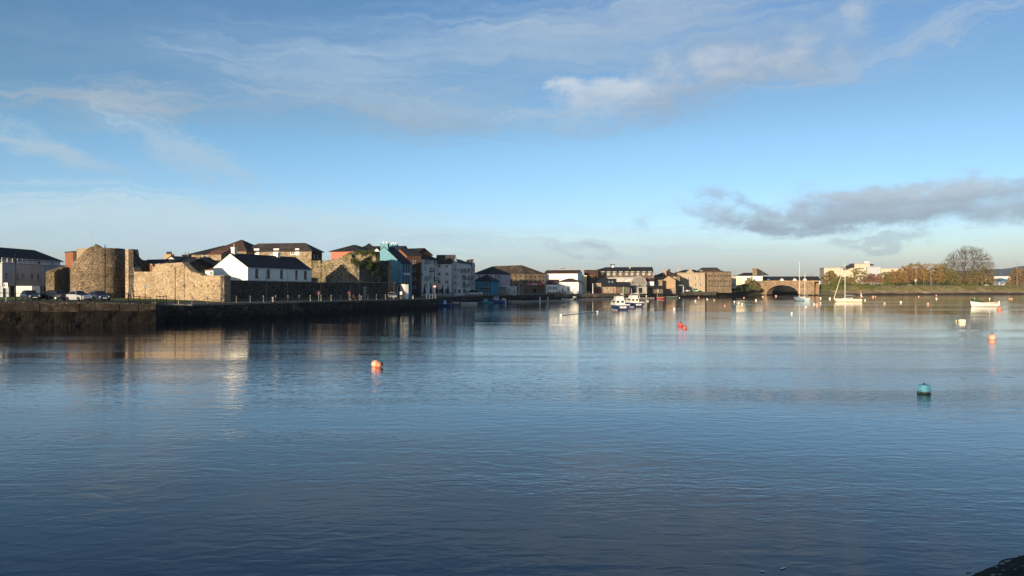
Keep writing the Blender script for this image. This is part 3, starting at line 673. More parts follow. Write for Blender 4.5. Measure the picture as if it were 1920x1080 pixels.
g = drum(G(), TC, 4.45, tz, 2.4, zin=lambda t: tz(t) + (.4 if cos(t) < -.5 else 0), seed=4); g.build('wall', TOWR, tw, recalc=False)
g = G(); g.box(X(151, 139), 137.8, 9.6, X(172, 139), 142, 12.45); g.build('square_block', CAST, tw)
g = drum(G(), (TC[0] + .7, TC[1] + .4), 3.0, lambda t: 12.62 + .1 * mnoise.noise(Vector((t * 3, 1, 0))), 10.2, n=40, k=8, seed=8, inner=.2); g.build('upper_drum', CAST, tw, recalc=False)
g = G(); n_ = 18; rows = []
for j in range(6):
    rows.append([(X(176, 139) + cos(2 * pi * i / n_) * 1.35 * (1 - (j / 5) ** 2.2) * (1 + .25 * mnoise.noise(Vector((i, j, 1)))), 139.5 + sin(2 * pi * i / n_) * .8 * (1 - (j / 5) ** 2.2), 12.5 + j / 5 * (.95 if cos(2 * pi * i / n_) > -.1 else .55)) for i in range(n_ + 1)])
g.grid(rows); g.build('crest', TOWT, tw, recalc=False)
g = G(); f = Face(P(197, 135.2), P(201, 135.2)); f.slab(g, 0, .5, 11.7, 12.1, -.1, .1); 
g = G(); g.bar((X(172, 141), 141, 12.5), (X(172, 141), 141, 15.1), .03); g.sphere((X(172, 141), 141, 15.1), .1, 6, 4); g.build('aerial', GALV, tw)
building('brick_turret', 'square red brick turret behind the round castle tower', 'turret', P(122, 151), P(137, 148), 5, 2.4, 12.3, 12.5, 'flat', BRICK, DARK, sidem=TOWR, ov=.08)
lw = thing('ruined_wall', 'low crumbling shaded wall left of the round tower', 'wall', (*P(102, 146), 0)); f = Face(P(102, 138), P(131, 148))
rough_wall(G(), f, prof_px(f, [(102, 510), (106, 507), (112, 506), (118, 503), (124, 500), (133, 503)]), 1.4, seed=3, amp=.2).build('wall', TOWT, lw, recalc=False)

CW0, CW1 = P(235, 138.2), (-49.8, 128.0)
cw = thing('castle_wall', 'sunlit rubble curtain wall stepping down right of the tower', 'castle wall', (*CW0, 0)); f = Face(CW0, CW1)
rough_wall(G(), f, prof_px(f, [(234, 467), (246, 467), (247.5, 476), (248.5, 490), (249.5, 500), (252, 509.5), (296, 509.5), (297, 495), (320, 493), (342, 492), (349, 500), (356, 507), (361, 510), (374, 513), (381, 518), (382, 516.5), (420, 516.5)]), 1.5, seed=1, amp=.05, step=.3).build('wall', CAST, cw, recalc=False)
for px in (365, 378, 390, 401, 412):
    g = G(); o = f.rect((px - .7, 534.5, px + .7, 538.5)); f.slab(g, *o, -.1, .09); g.build('slit_shade_slab', BRICKD, cw)  # dark reddish slabs on the wall face stand in for shaded slots
g = G(); o = f.rect((242.5, 474, 246, 485)); f.slab(g, *o, -.1, .06); g.build('slit_shade_slab', DARK, cw)  # no recess here: a dark slab paints the shade of the slit
a = f.at(f.u(250), 0)[:2]; jg = Face(a, along(a, 3.)); jw = thing('ruined_wall', 'jagged dark wall end stepping down behind the round tower', 'wall', (*a, 0))
rough_wall(G(), jg, [(0, 12.25), (.5, 11.9), (1.0, 11.2), (1.5, 10.8), (2., 10.5), (3, 10.3)], 1.2, seed=5, amp=.15, step=.2).build('wall', DARK, jw, recalc=False)
iw = thing('ruined_wall', 'low inner castle wall with brick patch above the curtain wall', 'wall', (*P(252, 142), 0)); f = Face(P(252, 142.5), P(300, 139.5))
rough_wall(G(), f, prof_px(f, [(252, 497), (262, 495), (270, 494.5), (285, 494.5), (286, 500), (290, 500), (291, 495), (300, 494)]), .9, seed=6, amp=.05, z0=6).build('wall', CAST, iw, recalc=False)
g = G(); o = f.rect((275.5, 497, 284.5, 511)); f.slab(g, *o, -.1, .1); g.build('brick_patch', BRICK, iw)
building('barrack_house', 'long low dark slate roof rising behind the curtain wall', 'building', P(251, 150), P(346, 144), 7, 2.4, 9.6, 11.0, 'gx', DARK, SLATE)
# town roofs between the castle and the cottage
x = building('white_house', 'small white gabled house with battlemented chimney behind castle wall', 'house', P(306, 171), P(337, 168), 9, 3, 11.2, 12.45, 'gy', WHITE, SLATE, ov=.2); chimney(x['rt'], *P(317, 177), 11, 13.2, 2.6, .8, TANR, 5, x['f'][0], DARK)
x = building('slate_house', 'dark slate roofed house with two pots right of small white gable', 'house', P(325, 178), P(363, 175), 8, 3, 11.0, 12.6, 'gx', DARK, SLATE); chimney(x['rt'], *P(350, 181), 12, 13.3, 2.4, .7, DARK, 2, x['f'][0])
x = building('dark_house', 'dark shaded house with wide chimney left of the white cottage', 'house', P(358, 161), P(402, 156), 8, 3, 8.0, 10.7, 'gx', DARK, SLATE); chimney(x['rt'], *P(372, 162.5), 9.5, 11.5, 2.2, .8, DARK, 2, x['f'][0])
building('white_lean_to', 'white lean-to with brown roof and one window beside the cottage', 'outhouse', P(380, 149), P(404, 147), 4, 3, 8.8, 9.9, 'lean', WHITEB, SLATR, wf=[(392.5, 509.5, 398.5, 515.5)], ov=.2)
building('stone_turret', 'square sunlit stone turret before the big slate roofed barracks', 'turret', P(389, 187), P(414.5, 185), 5, 6, 13.7, 14.7, 'gx', BLDST, SLATR, ov=.15)
# big stone barracks
building('stone_barracks', 'left hipped wing of the big stone barracks on the skyline', 'building', P(357, 202), P(440, 198), 12, 3, 14.5, 17.0, 'hx', BLDST, SLATE, wf=[(379, 476, 387, 483)], ov=.5)
building('stone_barracks', 'central pyramid roofed block of the big stone barracks', 'building', P(399, 197), P(462, 194), 10, 3, 15.1, 18.2, 'hx', BLDST, SLATB, ov=.4, hip=1.)
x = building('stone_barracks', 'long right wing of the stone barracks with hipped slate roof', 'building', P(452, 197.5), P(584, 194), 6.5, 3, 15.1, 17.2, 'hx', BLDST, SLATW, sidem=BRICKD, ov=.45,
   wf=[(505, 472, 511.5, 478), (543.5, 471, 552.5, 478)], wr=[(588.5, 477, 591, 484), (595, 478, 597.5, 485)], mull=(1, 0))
f = x['f'][0]
for r in ((476.5, 469, 486, 477), (513, 469, 523, 473), (553.5, 469, 561, 477)):
    g = G(); u0, u1, z0, z1 = f.rect(r); f.slab(g, u0, u1, z0 - .2, z1 + .4, -.5, .06); d = g.build('dormer', WHITE, x['rt'])
for px in (500, 535.5):
    g = G(); u = f.u(px); g.slab([f.at(u - .5, 15.65, -.9), f.at(u + .5, 15.65, -.9), f.at(u + .5, 16.1, -1.6), f.at(u - .5, 16.1, -1.6)], .05); g.build('skylight', GLASSL, x['rt'])

# white cottage
CB = (-49.4, 138.3); CA = (CB[0] - EY * 8.1, CB[1] + EX * 8.1)
x = building('white_cottage', 'white gabled cottage with dark slate roof and five windows', 'cottage', CA, CB, 19.7, 2.4, 9.1, 11.72, 'gy', WHITE, SLATE, ov=.12, t=.14,
   wr=[(478.5, 504, 484.5, 521), (501, 505, 506.3, 521.5), (525.3, 506, 530.8, 522), (553.5, 507.3, 558.5, 523), (570, 508, 575.5, 523.5)], mull=(0, 2), fm=DFR)
m1 = ((CA[0] + CB[0]) / 2, (CA[1] + CB[1]) / 2)
q_ = along(m1, 1.0); chimney(x['rt'], *q_, 11, 12.85, .75, .7, WHITE, 1, x['f'][0]); q_ = along(m1, 13.6); chimney(x['rt'], *q_, 11, 12.45, 1.1, .8, WHITE, 0, x['f'][0])
g = G(); f = x['f'][1]; [g.tube([f.at(u, 2.6, .08), f.at(u, 8.8, .08)], .05) for u in (5.2,)]; f.slab(g, 0, 19.6, 8.86, 8.98, .02, .16); g.build('gutter', GALV, x['rt'])

# long dark wall
dw = thing('castle_wall', 'long dark stone wall running behind the chained quay', 'castle wall', (-49.8, 128, 0)); f = Face((-49.8, 128), along((-49.8, 128), 55.5))
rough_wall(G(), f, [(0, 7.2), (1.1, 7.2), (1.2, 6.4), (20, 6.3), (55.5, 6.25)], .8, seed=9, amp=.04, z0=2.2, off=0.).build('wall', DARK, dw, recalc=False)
for px in range(513, 722, 14):
    g = G(); o = f.rect((px - .8, 535.5, px + .8, 540.5)); f.slab(g, *o, -.1, .09); g.build('slit_shade_slab', IRON, dw)  # row of black slabs painting the shade inside narrow slits
g = G(); o = f.rect((681, 540, 686, 556)); f.slab(g, o[0], o[1], 2.6, o[3], -.1, .12); d = g.build('door', POSTW, dw); g = G(); o = f.rect((680, 537.5, 687, 540)); f.slab(g, *o, -.1, .16); g.build('lintel', STONE, dw)
g = G(); f.slab(g, 1.3, 55.4, 6.38, 6.48, -.85, .08); g.build('coping', STONE, dw)

# ruin with ivy
RC = (-35.2, 170.3); RL = (RC[0] - EY * 12.9, RC[1] + EX * 12.9)
rn = thing('castle_ruin', 'sunlit broken castle wall with dark ivied side before the turquoise house', 'ruin', (*RC, 0)); f = Face(RL, RC)
rough_wall(G(), f, prof_px(f, [(585, 489), (600, 489), (613, 489), (627, 486), (640, 480), (648, 476), (653, 474.5), (658, 477), (661, 486), (668, 490), (674, 495)]), 1.4, seed=11, amp=.22, step=.3).build('front_wall', RUIN, rn, recalc=False)
f2 = Face(RC, along(RC, 13.2)); rough_wall(G(), f2, [(0, 10.4), (3, 10.6), (6, 10.7), (9, 11.3), (11, 11.8), (13.2, 11.7)], 1.3, seed=12, amp=.2, step=.3).build('side_wall', IVY, rn, recalc=False)
f3 = Face(P(640, 183), P(704.5, 177)); rough_wall(G(), f3, prof_px(f3, [(640, 481), (648, 476), (656, 471.5), (672, 472), (690, 470.5), (703, 472), (704.5, 474)]), 1.5, seed=13, amp=.25, step=.3).build('rear_wall', RUIN, rn, recalc=False)
for r in ((660.5, 477, 667, 488), (690.5, 479, 698.5, 492)):
    g = G(); u0, u1, z0, z1 = f3.rect(r); w_ = u1 - u0;
    pts = [(u0, z0), (u1, z0), (u1, z1 - w_ * .3), (u0 + w_ * .7, z1), (u0 + w_ * .3, z1), (u0, z1 - w_ * .3)]
    g.add([f3.at(u, z, .12) for u, z in pts] + [f3.at(u, z, -.2) for u, z in pts], [tuple(range(6)), tuple(range(11, 5, -1))] + [(i, (i + 1) % 6, 6 + (i + 1) % 6, 6 + i) for i in range(6)]); g.build('opening_shade_slab', IRON, rn)  # black slab proud of the wall paints the darkness of a hole
f4 = Face(P(696, 189), P(728, 186)); rough_wall(G(), f4, prof_px(f4, [(696, 492), (705, 491.5), (712, 492), (718, 490), (728, 489.5)]), 1.2, seed=14, amp=.15).build('rear_wall', CAST, rn, recalc=False)
IVYL = leafm('ivy_leaves', [(.015, .03, .008), (.04, .06, .015), (.09, .09, .02)])
def leaves(g, c, r, n, size, rnd, flat=1.):
    for _ in range(n):
        v = Vector((rnd.gauss(0, 1), rnd.gauss(0, 1), rnd.gauss(0, 1))).normalized() * (rnd.random() ** .4); p = Vector(c) + Vector((v.x * r[0], v.y * r[1], v.z * r[2]))
        a = Vector((rnd.gauss(0, 1), rnd.gauss(0, 1), rnd.gauss(0, 1) * flat)).normalized(); b = a.orthogonal().normalized(); b.rotate(__import__('mathutils').Quaternion(a, rnd.random() * 6)); s = size * rnd.uniform(.6, 1.3); c2 = a.cross(b)
        g.add([p - b * s, p + c2 * s * .6, p + b * s, p - c2 * s * .6], [(0, 1, 2, 3)])
rnd = random.Random(4); g = G()
for px, py, D, rx, rz in ((668, 491, 170, 1.3, .9), (664, 488, 171, 1, .7), (685, 472, 176.5, 2.5, .5), (672, 474, 177, 1.5, .6), (698, 474, 176, 1, .9), (690, 497, 173, 1.2, 1.2)):
    leaves(g, (X(px, D), D - .3, Zp(py, D)), (rx, .7, rz), int(520 * rx * rz), .11, rnd)
for k in range(26):
    u = rnd.uniform(3.2, 12.6); z = rnd.uniform(6.4, 11.2) - (0 if u > 4.5 else 1); leaves(g, f2.at(u, z, .12), (.75, .3, .8), 200, .1, rnd)
g.build('ivy', IVYL, rn, recalc=False)

# ---------------------------------------------------------------- town from the turquoise house to the stone warehouse
building('salmon_building', 'salmon building with hipped slate roof behind the ruin', 'building', P(620.5, 238), P(676, 234), 10, 3, 17.1, 19.2, 'hx', SALM, SLATE, ov=.5)
building('roofed_building', 'dark slate roofed building between salmon building and turquoise chimneys', 'building', P(674, 240), P(752, 238), 9, 3, 17.0, 19.0, 'gx', BRICKD, SLATE)
building('corner_turret', 'small pyramid roofed turret above the dark roofs', 'turret', P(684, 246), P(696, 246), 4, 3, 19.0, 20.2, 'hx', WHITEB, SLATE)
building('gabled_bay', 'white gabled attic bay left of the turquoise house', 'building', P(700.5, 232), P(712.5, 231.6), 6, 3, 16.7, 17.8, 'gy', WHITEB, SLATE, wf=[(704, 473, 708.5, 478)], ov=.25)
TA = (-29.2 - EY * 10.4, 195 + EX * 10.4)
x = building('turquoise_house', 'turquoise gabled house with tall chimneys and slate roof', 'house', TA, (-29.2, 195), 5.9, 2.4, 11.75, 16.25, 'gy', TURQ, SLATE, ov=.12, t=.14,
   wr=[(755.2, 495.5, 758.2, 511), (760.4, 495.5, 763.5, 511), (765.5, 496, 768.4, 511), (755.2, 517, 758.2, 532), (760.4, 517, 763.5, 532), (765.5, 517, 768.4, 532), (761, 538.5, 767.5, 550)], dr=[(755.5, 538.5, 758.5, 553)], fm=DFR, doorm=IRON)
m1 = ((TA[0] - 29.2) / 2, (TA[1] + 195) / 2); q_ = along(m1, .5); chimney(x['rt'], *q_, 13, 17.0, 2.25, .8, TURQ, 2, x['f'][0], WHITE); q_ = along(m1, 5.3); chimney(x['rt'], *q_, 14, 17.0, 2.1, .8, TURQ, 3, x['f'][0], WHITE)
f = x['f'][1]; g = G(); f.slab(g, *f.rect((757, 512.3, 768, 515.3)), .02, .1); sg = g.build('shop_sign', WFR, x['rt']); g = G(); u0, u1, z0, z1 = f.rect((754, 534.5, 770, 537.5)); f.slab(g, u0, u1, z0, z1, .02, .35); g.build('shop_fascia', BLUER, x['rt'])
f = x['f'][0]; g = G(); u0, u1, z0, z1 = f.rect((739, 529, 751, 531)); 
k = thing('kiosk', 'small white kiosk wall beside the turquoise house', 'kiosk', (*P(738, 189), 0)); f = Face(P(738, 189), P(745.5, 187)); g = G(); w_ = wall(g, f, 2.4, Zp(535, 188), [f.rect((739.5, 536, 743, 542)), f.rect((739.5, 543.5, 743, 548))]); c = corners(P(738, 189), P(745.5, 187), 2.)
[wall(g, Face(c[i], c[(i + 1) % 4]), 2.4, Zp(535, 188), []) for i in (1, 2, 3)]; g.build('wall', WHITEB, k, recalc=False); roof(k, c, Zp(535, 188), Zp(534, 188), 'flat', SLATE, .15); [window(k, f, o, WFR, GLASS, (0, 0)) for o in w_]
k = thing('shed', 'low flat shed with white panel front beside the turquoise shop', 'shed', (*P(745, 190), 0)); c = corners(P(745.8, 187), P(759.5, 184.5), 1); g = G(); [wall(g, Face(c[i], c[(i + 1) % 4]), 2.4, Zp(533, 187), [Face(c[0], c[1]).rect((746.5, 535, 750, 552))] if i == 0 else []) for i in range(4)]; g.build('wall', GREYL, k, recalc=False); roof(k, c, Zp(533, 187), Zp(531.5, 187), 'flat', SLATE, .2)
f = Face(c[0], c[1]); door(k, f, f.rect((746.5, 535, 750, 552)), IRON)
k = thing('garden_wall', 'short tan gate wall at the end of the long dark wall', 'wall', (*P(729, 183), 0)); f = Face(P(729, 184), P(737.5, 183)); g = G()
for r in ((729, 528.5, 731, 556), (732, 530, 734, 556), (735.5, 529, 737.5, 556)): u0, u1, z0, z1 = f.rect(r); f.slab(g, u0, u1, 2.4, z1, -.5, 0)
g.build('wall', CAST, k)

def balcony(rt, f, r, m=DFR, d=1.1):
    u0, u1, z0, z1 = f.rect(r); g = G(); f.slab(g, u0, u1, z0 - .12, z0, -.02, d); zt = z0 + 1.
    f.slab(g, u0, u1, zt - .06, zt, d - .06, d)
    n = max(2, int((u1 - u0) / .35))
    for i in range(n + 1): u = u0 + (u1 - u0 - .04) * i / n; f.slab(g, u, u + .04, z0, zt - .06, d - .05, d - .01)
    for u in (u0, u1 - .04): f.slab(g, u, u + .04, z0, zt - .06, .0, .04); f.slab(g, u, u + .04, zt - .06, zt, .0, d - .06)
    g.build('balcony', m, rt)
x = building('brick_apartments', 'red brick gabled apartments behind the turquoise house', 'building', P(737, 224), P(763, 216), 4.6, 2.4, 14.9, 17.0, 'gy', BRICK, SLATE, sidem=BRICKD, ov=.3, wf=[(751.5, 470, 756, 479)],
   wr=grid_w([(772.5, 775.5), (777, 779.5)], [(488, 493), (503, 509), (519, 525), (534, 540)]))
for y in (498, 513, 530, 545): balcony(x['rt'], x['f'][1], (771.5, y - 5, 778, y))
building('apartment_roof', 'dark dormered roof right of the second turquoise chimney', 'building', P(745, 234), P(779, 230), 8, 3, 15.8, 17.8, 'gx', BRICKD, SLATE, wf=[(768, 474, 772, 480)])
x = building('grey_apartments', 'grey apartments with balconies between brick and white blocks', 'building', (-27.6 - EY * 8, 228 + EX * 8), (-27.6, 228), 10, 2.4, 14.5, 16.9, 'hy', GREYL, SLATE, ov=.4,
   wr=[(796.5, 486, 801, 493), (803.5, 484, 806, 491), (809, 486, 811.5, 493), (796, 499, 798.5, 506), (806, 501, 810, 508), (813.5, 487, 817, 494), (797, 517, 801, 524), (804, 513, 806, 520), (808, 514, 810.5, 521), (813.5, 518, 817, 525), (797, 531, 801, 538), (806, 529, 810, 536), (813, 532, 817, 538)])
for r in ((796, 487, 802, 493), (805.5, 502, 811, 508.5), (796, 518, 802, 524.5), (813, 488, 818, 494.5), (813, 519, 818, 525.5)): balcony(x['rt'], x['f'][1], r)
x = building('white_apartments', 'pale rendered apartments with paired windows and steep slate roof', 'building', P(817, 241), P(850, 241), 10, 2.4, 13.2, 16.2, 'gx', GREYL, SLATW,
   wf=grid_w([(820.5, 826), (834.5, 841)], [(496, 501.5), (511, 516.5), (525.5, 531)]) + [(821, 541, 828, 549), (834, 541, 842, 549)], ov=.2, mull=(1, 0))
building('stair_tower', 'narrow gabled stair tower right of the paired window apartments', 'building', P(849.8, 240.4), P(857, 241.5), 9, 2.4, 13.8, 16.0, 'gy', GREYR, SLATW, ov=.1, wf=[(852, 502, 855.5, 507), (852, 516, 855.5, 521), (852, 528, 855.5, 533), (851.5, 541, 855.5, 550)])
x = building('white_apartments', 'pale apartments with wide glazing and balconies left of end gable', 'building', P(857, 252), P(884, 268), 9, 2.4, 14.0, 15.6, 'gx', GREYL, SLATW, ov=.2,
   wf=[(858, 502, 861.5, 509), (863.5, 502, 868.5, 509), (870, 502.3, 875, 509.3), (876.5, 503, 881.5, 510), (858, 514, 860.5, 522), (863.5, 513, 865.5, 523), (867, 515, 873, 523), (878.5, 515, 882, 524), (858, 528, 860.5, 536), (864, 527, 866, 537), (868, 528, 873, 537), (878.5, 529, 882, 537), (859, 542, 865, 550), (868, 542, 874, 550)], mull=(1, 0))
for r in ((863, 504, 869, 509.5), (870, 504, 875.5, 510), (867, 518, 874, 523.5), (878, 519, 882.5, 524.5), (867, 532, 874, 538)): balcony(x['rt'], x['f'][0], r)
building('stair_tower', 'end gable tower of the pale apartments beside the blue pub', 'building', P(884.3, 267.4), P(890.5, 267.8), 9, 2.4, 13.5, 15.7, 'gy', GREYR, SLATW, ov=.1, wf=[(886, 504, 888.8, 508), (886, 516, 888.8, 521), (886, 529, 888.8, 534), (886, 541, 888.8, 545)])
x = building('blue_pub', 'low blue pub with white windows and dark hipped roof', 'pub', P(889, 270), P(921, 268), 9, 2.4, 7.95, 10.2, 'hx', BLUER, SLATE, wf=[(904.5, 530.5, 907, 538), (908.3, 530.5, 910.8, 538), (912, 530.5, 914.5, 538), (915.8, 530.5, 918.3, 538), (904.5, 544, 909, 550), (911, 544, 914, 550), (916, 544, 919, 550)])
g = G(); f = x['f'][0]; f.slab(g, *f.rect((903, 539.5, 920, 542)), .02, .5); g.build('awning', DFR, x['rt'])
building('lilac_house', 'mauve two storey house with hipped slate roof behind blue pub', 'house', P(888, 291), P(926, 285), 10.5, 2.4, 10.9, 13.7, 'hx', LILAC, SLATE, wf=[(916.5, 516, 921, 523), (896, 516, 900, 522)], wr=grid_w([(928.8, 931.3), (933.3, 935.6), (937.5, 939.5)], [(515, 524), (528, 538)]), ov=.4)
wc = [P(982, 343), P(1022, 348), (P(1022, 348)[0] - 25.5, 348 + 26.6), (P(982, 343)[0] - 25.5, 343 + 26.6)]
x = building('stone_warehouse', 'hip roofed stone warehouse with red banner above the pontoon', 'warehouse', wc[0], wc[1], 32, 2.2, 12.06, 16.1, 'hy', WARE, SLATM, c=wc, hip=1.45, ov=.3,
   wf=grid_w(cx((986.5, 995.3, 1004, 1012.2, 1019), 2.6), [(516.8, 520.8), (524, 528)]) + [(1000, 541, 1006, 549)], wl=grid_w(cx((947.5, 957.5, 967, 976.5), 2.8), [(515.5, 519.5), (523.5, 527.5), (533, 538)]), mull=(0, 0), fm=DFR, sill=False)
f = x['f'][0]; g = G(); f.slab(g, *f.rect((986, 530, 1018.5, 535.5)), .02, .15); bn = g.build('banner', RED, x['rt'])
g = G(); u0, u1, z0, z1 = f.rect((996.5, 531, 1008, 534.3)); n_ = 9
for i in range(n_): w_ = (u1 - u0) / n_; f.slab(g, u0 + i * w_ + .03, u0 + (i + .75) * w_, z0 + (.12 if i % 3 else 0), z1 - (.18 if i % 2 else .05), .151, .18)
for a_, b_ in ((988.5, 994), (1010.5, 1016.5)): u0, u1, z0, z1 = f.rect((a_, 532.4, b_, 533.2)); f.slab(g, u0, u1, z0, z1, .151, .18)
g.build('lettering', WFR, bn)
building('quay_hut', 'small white quayside hut before the stone warehouse', 'hut', P(950, 283), P(969, 283), 3, 2.4, 5.6, 5.8, 'flat', GREYR, WFR, ov=.1, wf=[(953, 542, 957, 546), (962.5, 544, 967, 548)])
building('quay_hut', 'low dark bar hut between blue pub and warehouse', 'hut', P(934, 280), P(949, 280), 3, 2.4, 5.2, 5.4, 'flat', PINKG, SLATE, ov=.2, wf=[(937, 544, 941, 548)])

# ---------------------------------------------------------------- middle distance
building('grey_block', 'flat grey rear block behind the long white building', 'building', P(1044, 372), P(1081, 372), 14, 2.4, 14.2, 14.6, 'flat', PINKG, CONC, ov=.5)
g_ = building('roof_plant', 'small plant room on the grey rear block', 'plant room', P(1053, 374), P(1060, 374), 3, 13, 15.1, 15.3, 'flat', CONC, SLATE, ov=.1)
building('white_building', 'long bright white building with brown roof left of the yellow house', 'building', P(1021, 353), P(1083, 349), 12, 2.4, 12.3, 13.9, 'gx', WHITE, SLATB, wf=[(1034, 516, 1037.8, 521.3), (1041, 516, 1043.3, 524), (1050, 516, 1054, 521.3), (1072, 515.5, 1075, 520.3)], ov=.3)
building('white_house', 'white quayside house with low brown roof and three upper windows', 'house', P(1045.5, 340), P(1084.7, 337), 8, 2.3, 8.2, 9.7, 'hx', WHITE, SLATB, wf=[(1050, 530, 1054, 535), (1062, 529.5, 1065, 534.5), (1074.3, 529.5, 1077.8, 534), (1053.5, 541, 1056.5, 547), (1063.5, 540.5, 1066.5, 546.5), (1073, 541, 1079, 547)], ov=.3)
building('glazed_porch', 'dark roofed porch with white bay windows beside the warehouse', 'building', P(1024.5, 338), P(1045, 337), 8, 2.3, 7.0, 9.2, 'gx', WHITEB, SLATB, wf=[(1026, 537, 1028.6, 546), (1030, 537, 1034, 543), (1036, 537, 1040, 543), (1041, 537, 1044, 543)], ov=.2)
building('yellow_house', 'yellow rendered house behind the white quayside house', 'house', P(1082, 382), P(1100, 382), 8, 2.4, 11.8, 12.0, 'flat', YEL, SLATE, ov=.15, wf=[(1087.5, 521, 1090.5, 526), (1088, 530, 1095, 534), (1084.5, 518, 1086.5, 530)])
x = building('brick_stack', 'narrow dark brick tower at the left end of the long stone hotel', 'tower', P(1095.3, 392), P(1102.5, 388), 6, 2.4, 14.4, 14.8, 'flat', BRICKD, DARK, ov=.12)
xs = (1112.5, 1129.5, 1140.5, 1151.3, 1163, 1174.5, 1185, 1195.6, 1206.3, 1217.5)
x = building('long_hotel', 'long brown stone hotel with slate roof, cupola and white windows', 'building', P(1102, 404), P(1224, 400), 12, 2.4, 13.9, 16.8, 'hxl', WARE, SLATE, wf=grid_w(cx(xs, 4.3), [(511.5, 515.8)]) + grid_w(cx(xs, 3), [(521, 525)]), ov=.35, gm=GLASSL, hip=1.6, mull=(1, 0))
f = x['f'][0]
for px in xs: g = G(); u = f.u(px + 1); g.prism([f.at(u - 1.1, 0, .3)[:2], f.at(u + 1.1, 0, .3)[:2], f.at(u + 1.1, 0, -1.2)[:2], f.at(u - 1.1, 0, -1.2)[:2]], 13.85, 14.35); g.build('dormer_cheek', CONC, x['rt'])
cp = G(); cx_, cy_ = P(1148.5, 409); cp.box(cx_ - .95, cy_ - .95, 16, cx_ + .95, cy_ + .95, 18.1); cpo = cp.build('cupola', DARK, x['rt']); cp = G(); cp.box(cx_ - 1.2, cy_ - 1.2, 18.102, cx_ + 1.2, cy_ + 1.2, 18.4); cp.build('cap', SLATE, cpo); cp = G(); cp.lathe([(.7, -.97), (.7, -.955)], (cx_, cy_, 17.2), 14, 'y'); cp.build('clock_face', WHITE, cpo)
chimney(x['rt'], *P(1180.8, 406), 14.5, 17.6, .9, .9, CONC, 1, f)
building('stone_shed', 'hip roofed stone shed with red doors left of the lower sheds', 'shed', P(1110, 375), P(1141, 371), 12, 2.4, 8.1, 11.0, 'hx', BLDST, SLATE, wf=[(1117, 532, 1121, 537)], df=[(1118, 541, 1123, 549.5), (1112, 541, 1115, 549.5)], doorm=REDW, ov=.3)
x = building('stone_shed', 'low stone shed with red arched doors and long slate roof', 'shed', P(1128, 365), P(1155, 364), 12, 2.4, 6.1, 9.9, 'gx', BLDST, SLATE, df=[(1128.6, 541, 1131.4, 549.5), (1149.5, 541, 1152.5, 549.5)], wf=[(1134, 542.5, 1137, 545), (1140, 542.5, 1143, 545)], doorm=REDW, ov=.25)
for px in (1142, 1148):
    g = G(); f = x['f'][0]; u = f.u(px); g.slab([f.at(u - .5, 7.9, -1.9), f.at(u + .5, 7.9, -1.9), f.at(u + .5, 8.8, -3.2), f.at(u - .5, 8.8, -3.2)], .05); g.build('skylight', GLASSL, x['rt'])
building('stone_shed', 'grey stone shed before the barrel roofed hall', 'shed', P(1155.5, 364), P(1181, 363), 9, 2.4, 5.9, 8.3, 'gx', WARE, SLATE, df=[(1170, 541, 1173, 549.5)], ov=.2, doorm=GREENC)
# barrel-roofed hall
bh = thing('barrel_hall', 'barrel roofed hall with pale curved roof and grey arched end', 'hall', (*P(1184, 385), 0)); f = Face(P(1184, 385), P(1211.5, 386)); vx, vy = -.86 * 15, .5 * 15; R_ = f.L / 2; g = G(); e_ = G(); rim = G(); n_ = 20
def bp(i, r=1., o=0.): t = pi * i / n_; return (f.a[0] + f.d[0] * R_ * (1 - cos(t) * r), f.a[1] + f.d[1] * R_ * (1 - cos(t) * r), 7.2 + 3.9 * sin(t) * r)
for i in range(n_):
    p, q_ = bp(i), bp(i + 1); g.poly(p, q_, (q_[0] + vx, q_[1] + vy, q_[2]), (p[0] + vx, p[1] + vy, p[2]))
    a1, a2, b1_, b2_ = bp(i, 1.1), bp(i + 1, 1.1), bp(i, .98), bp(i + 1, .98); rim.add([(v[0], v[1] - o, v[2]) for o in (.3, -.4) for v in (a1, a2, b2_, b1_)], [(0, 1, 2, 3), (4, 7, 6, 5), (0, 4, 5, 1), (3, 2, 6, 7)])
e_.poly(*[(v[0], v[1] - .05, v[2]) for v in [bp(i, .99) for i in range(n_ + 1)]]); c = [f.a, f.b, (f.b[0] + vx, f.b[1] + vy), (f.a[0] + vx, f.a[1] + vy)]; w_ = G(); w_.prism(c, 2.2, 7.19)
g.build('roof', METR, bh, recalc=False); e_.build('end_panel', PINKG, bh); rim.build('rim', CONC, bh); w_.build('wall', CONC, bh)
building('flat_shed', 'flat roofed concrete shed with black doorway on the far quay', 'shed', P(1192, 377), P(1213, 377), 4, 2.4, 6.0, 6.3, 'flat', CONC, DARK, ov=.15, df=[(1198, 539.5, 1204.5, 549.5)], doorm=IRON)
building('white_annexe', 'small white annexe with brown roof right of the barrel hall', 'building', P(1211, 393), P(1226, 392), 6, 2.4, 8.9, 10.6, 'gx', WHITE, SLATB, wf=[(1214, 528, 1217, 530), (1214, 531, 1217, 533)], ov=.2)
building('rubble_outhouse', 'whitewashed rubble outhouse left of the tan gabled shed', 'outhouse', P(1222, 402), P(1242, 401), 5, 2.4, 9.6, 9.9, 'flat', BLDST, DARK, ov=.1, df=[(1226, 526, 1229, 531)], doorm=BRICKD)
building('stone_shed', 'low slate roofed shed below the whitewashed outhouse', 'shed', P(1212, 389), P(1243, 388), 6, 2.4, 4.9, 6.6, 'gx', WARE, SLATE, ov=.2, df=[(1232, 541.5, 1236, 549)], doorm=CONC)
x = building('hipped_house', 'hip roofed house with tall chimneys behind the tan shed', 'house', P(1226, 432), P(1275, 428), 12, 2.4, 12.4, 15.4, 'hx', TANST, SLATB, ov=.4, wf=[(1263, 520, 1266, 525)], hip=1.2)
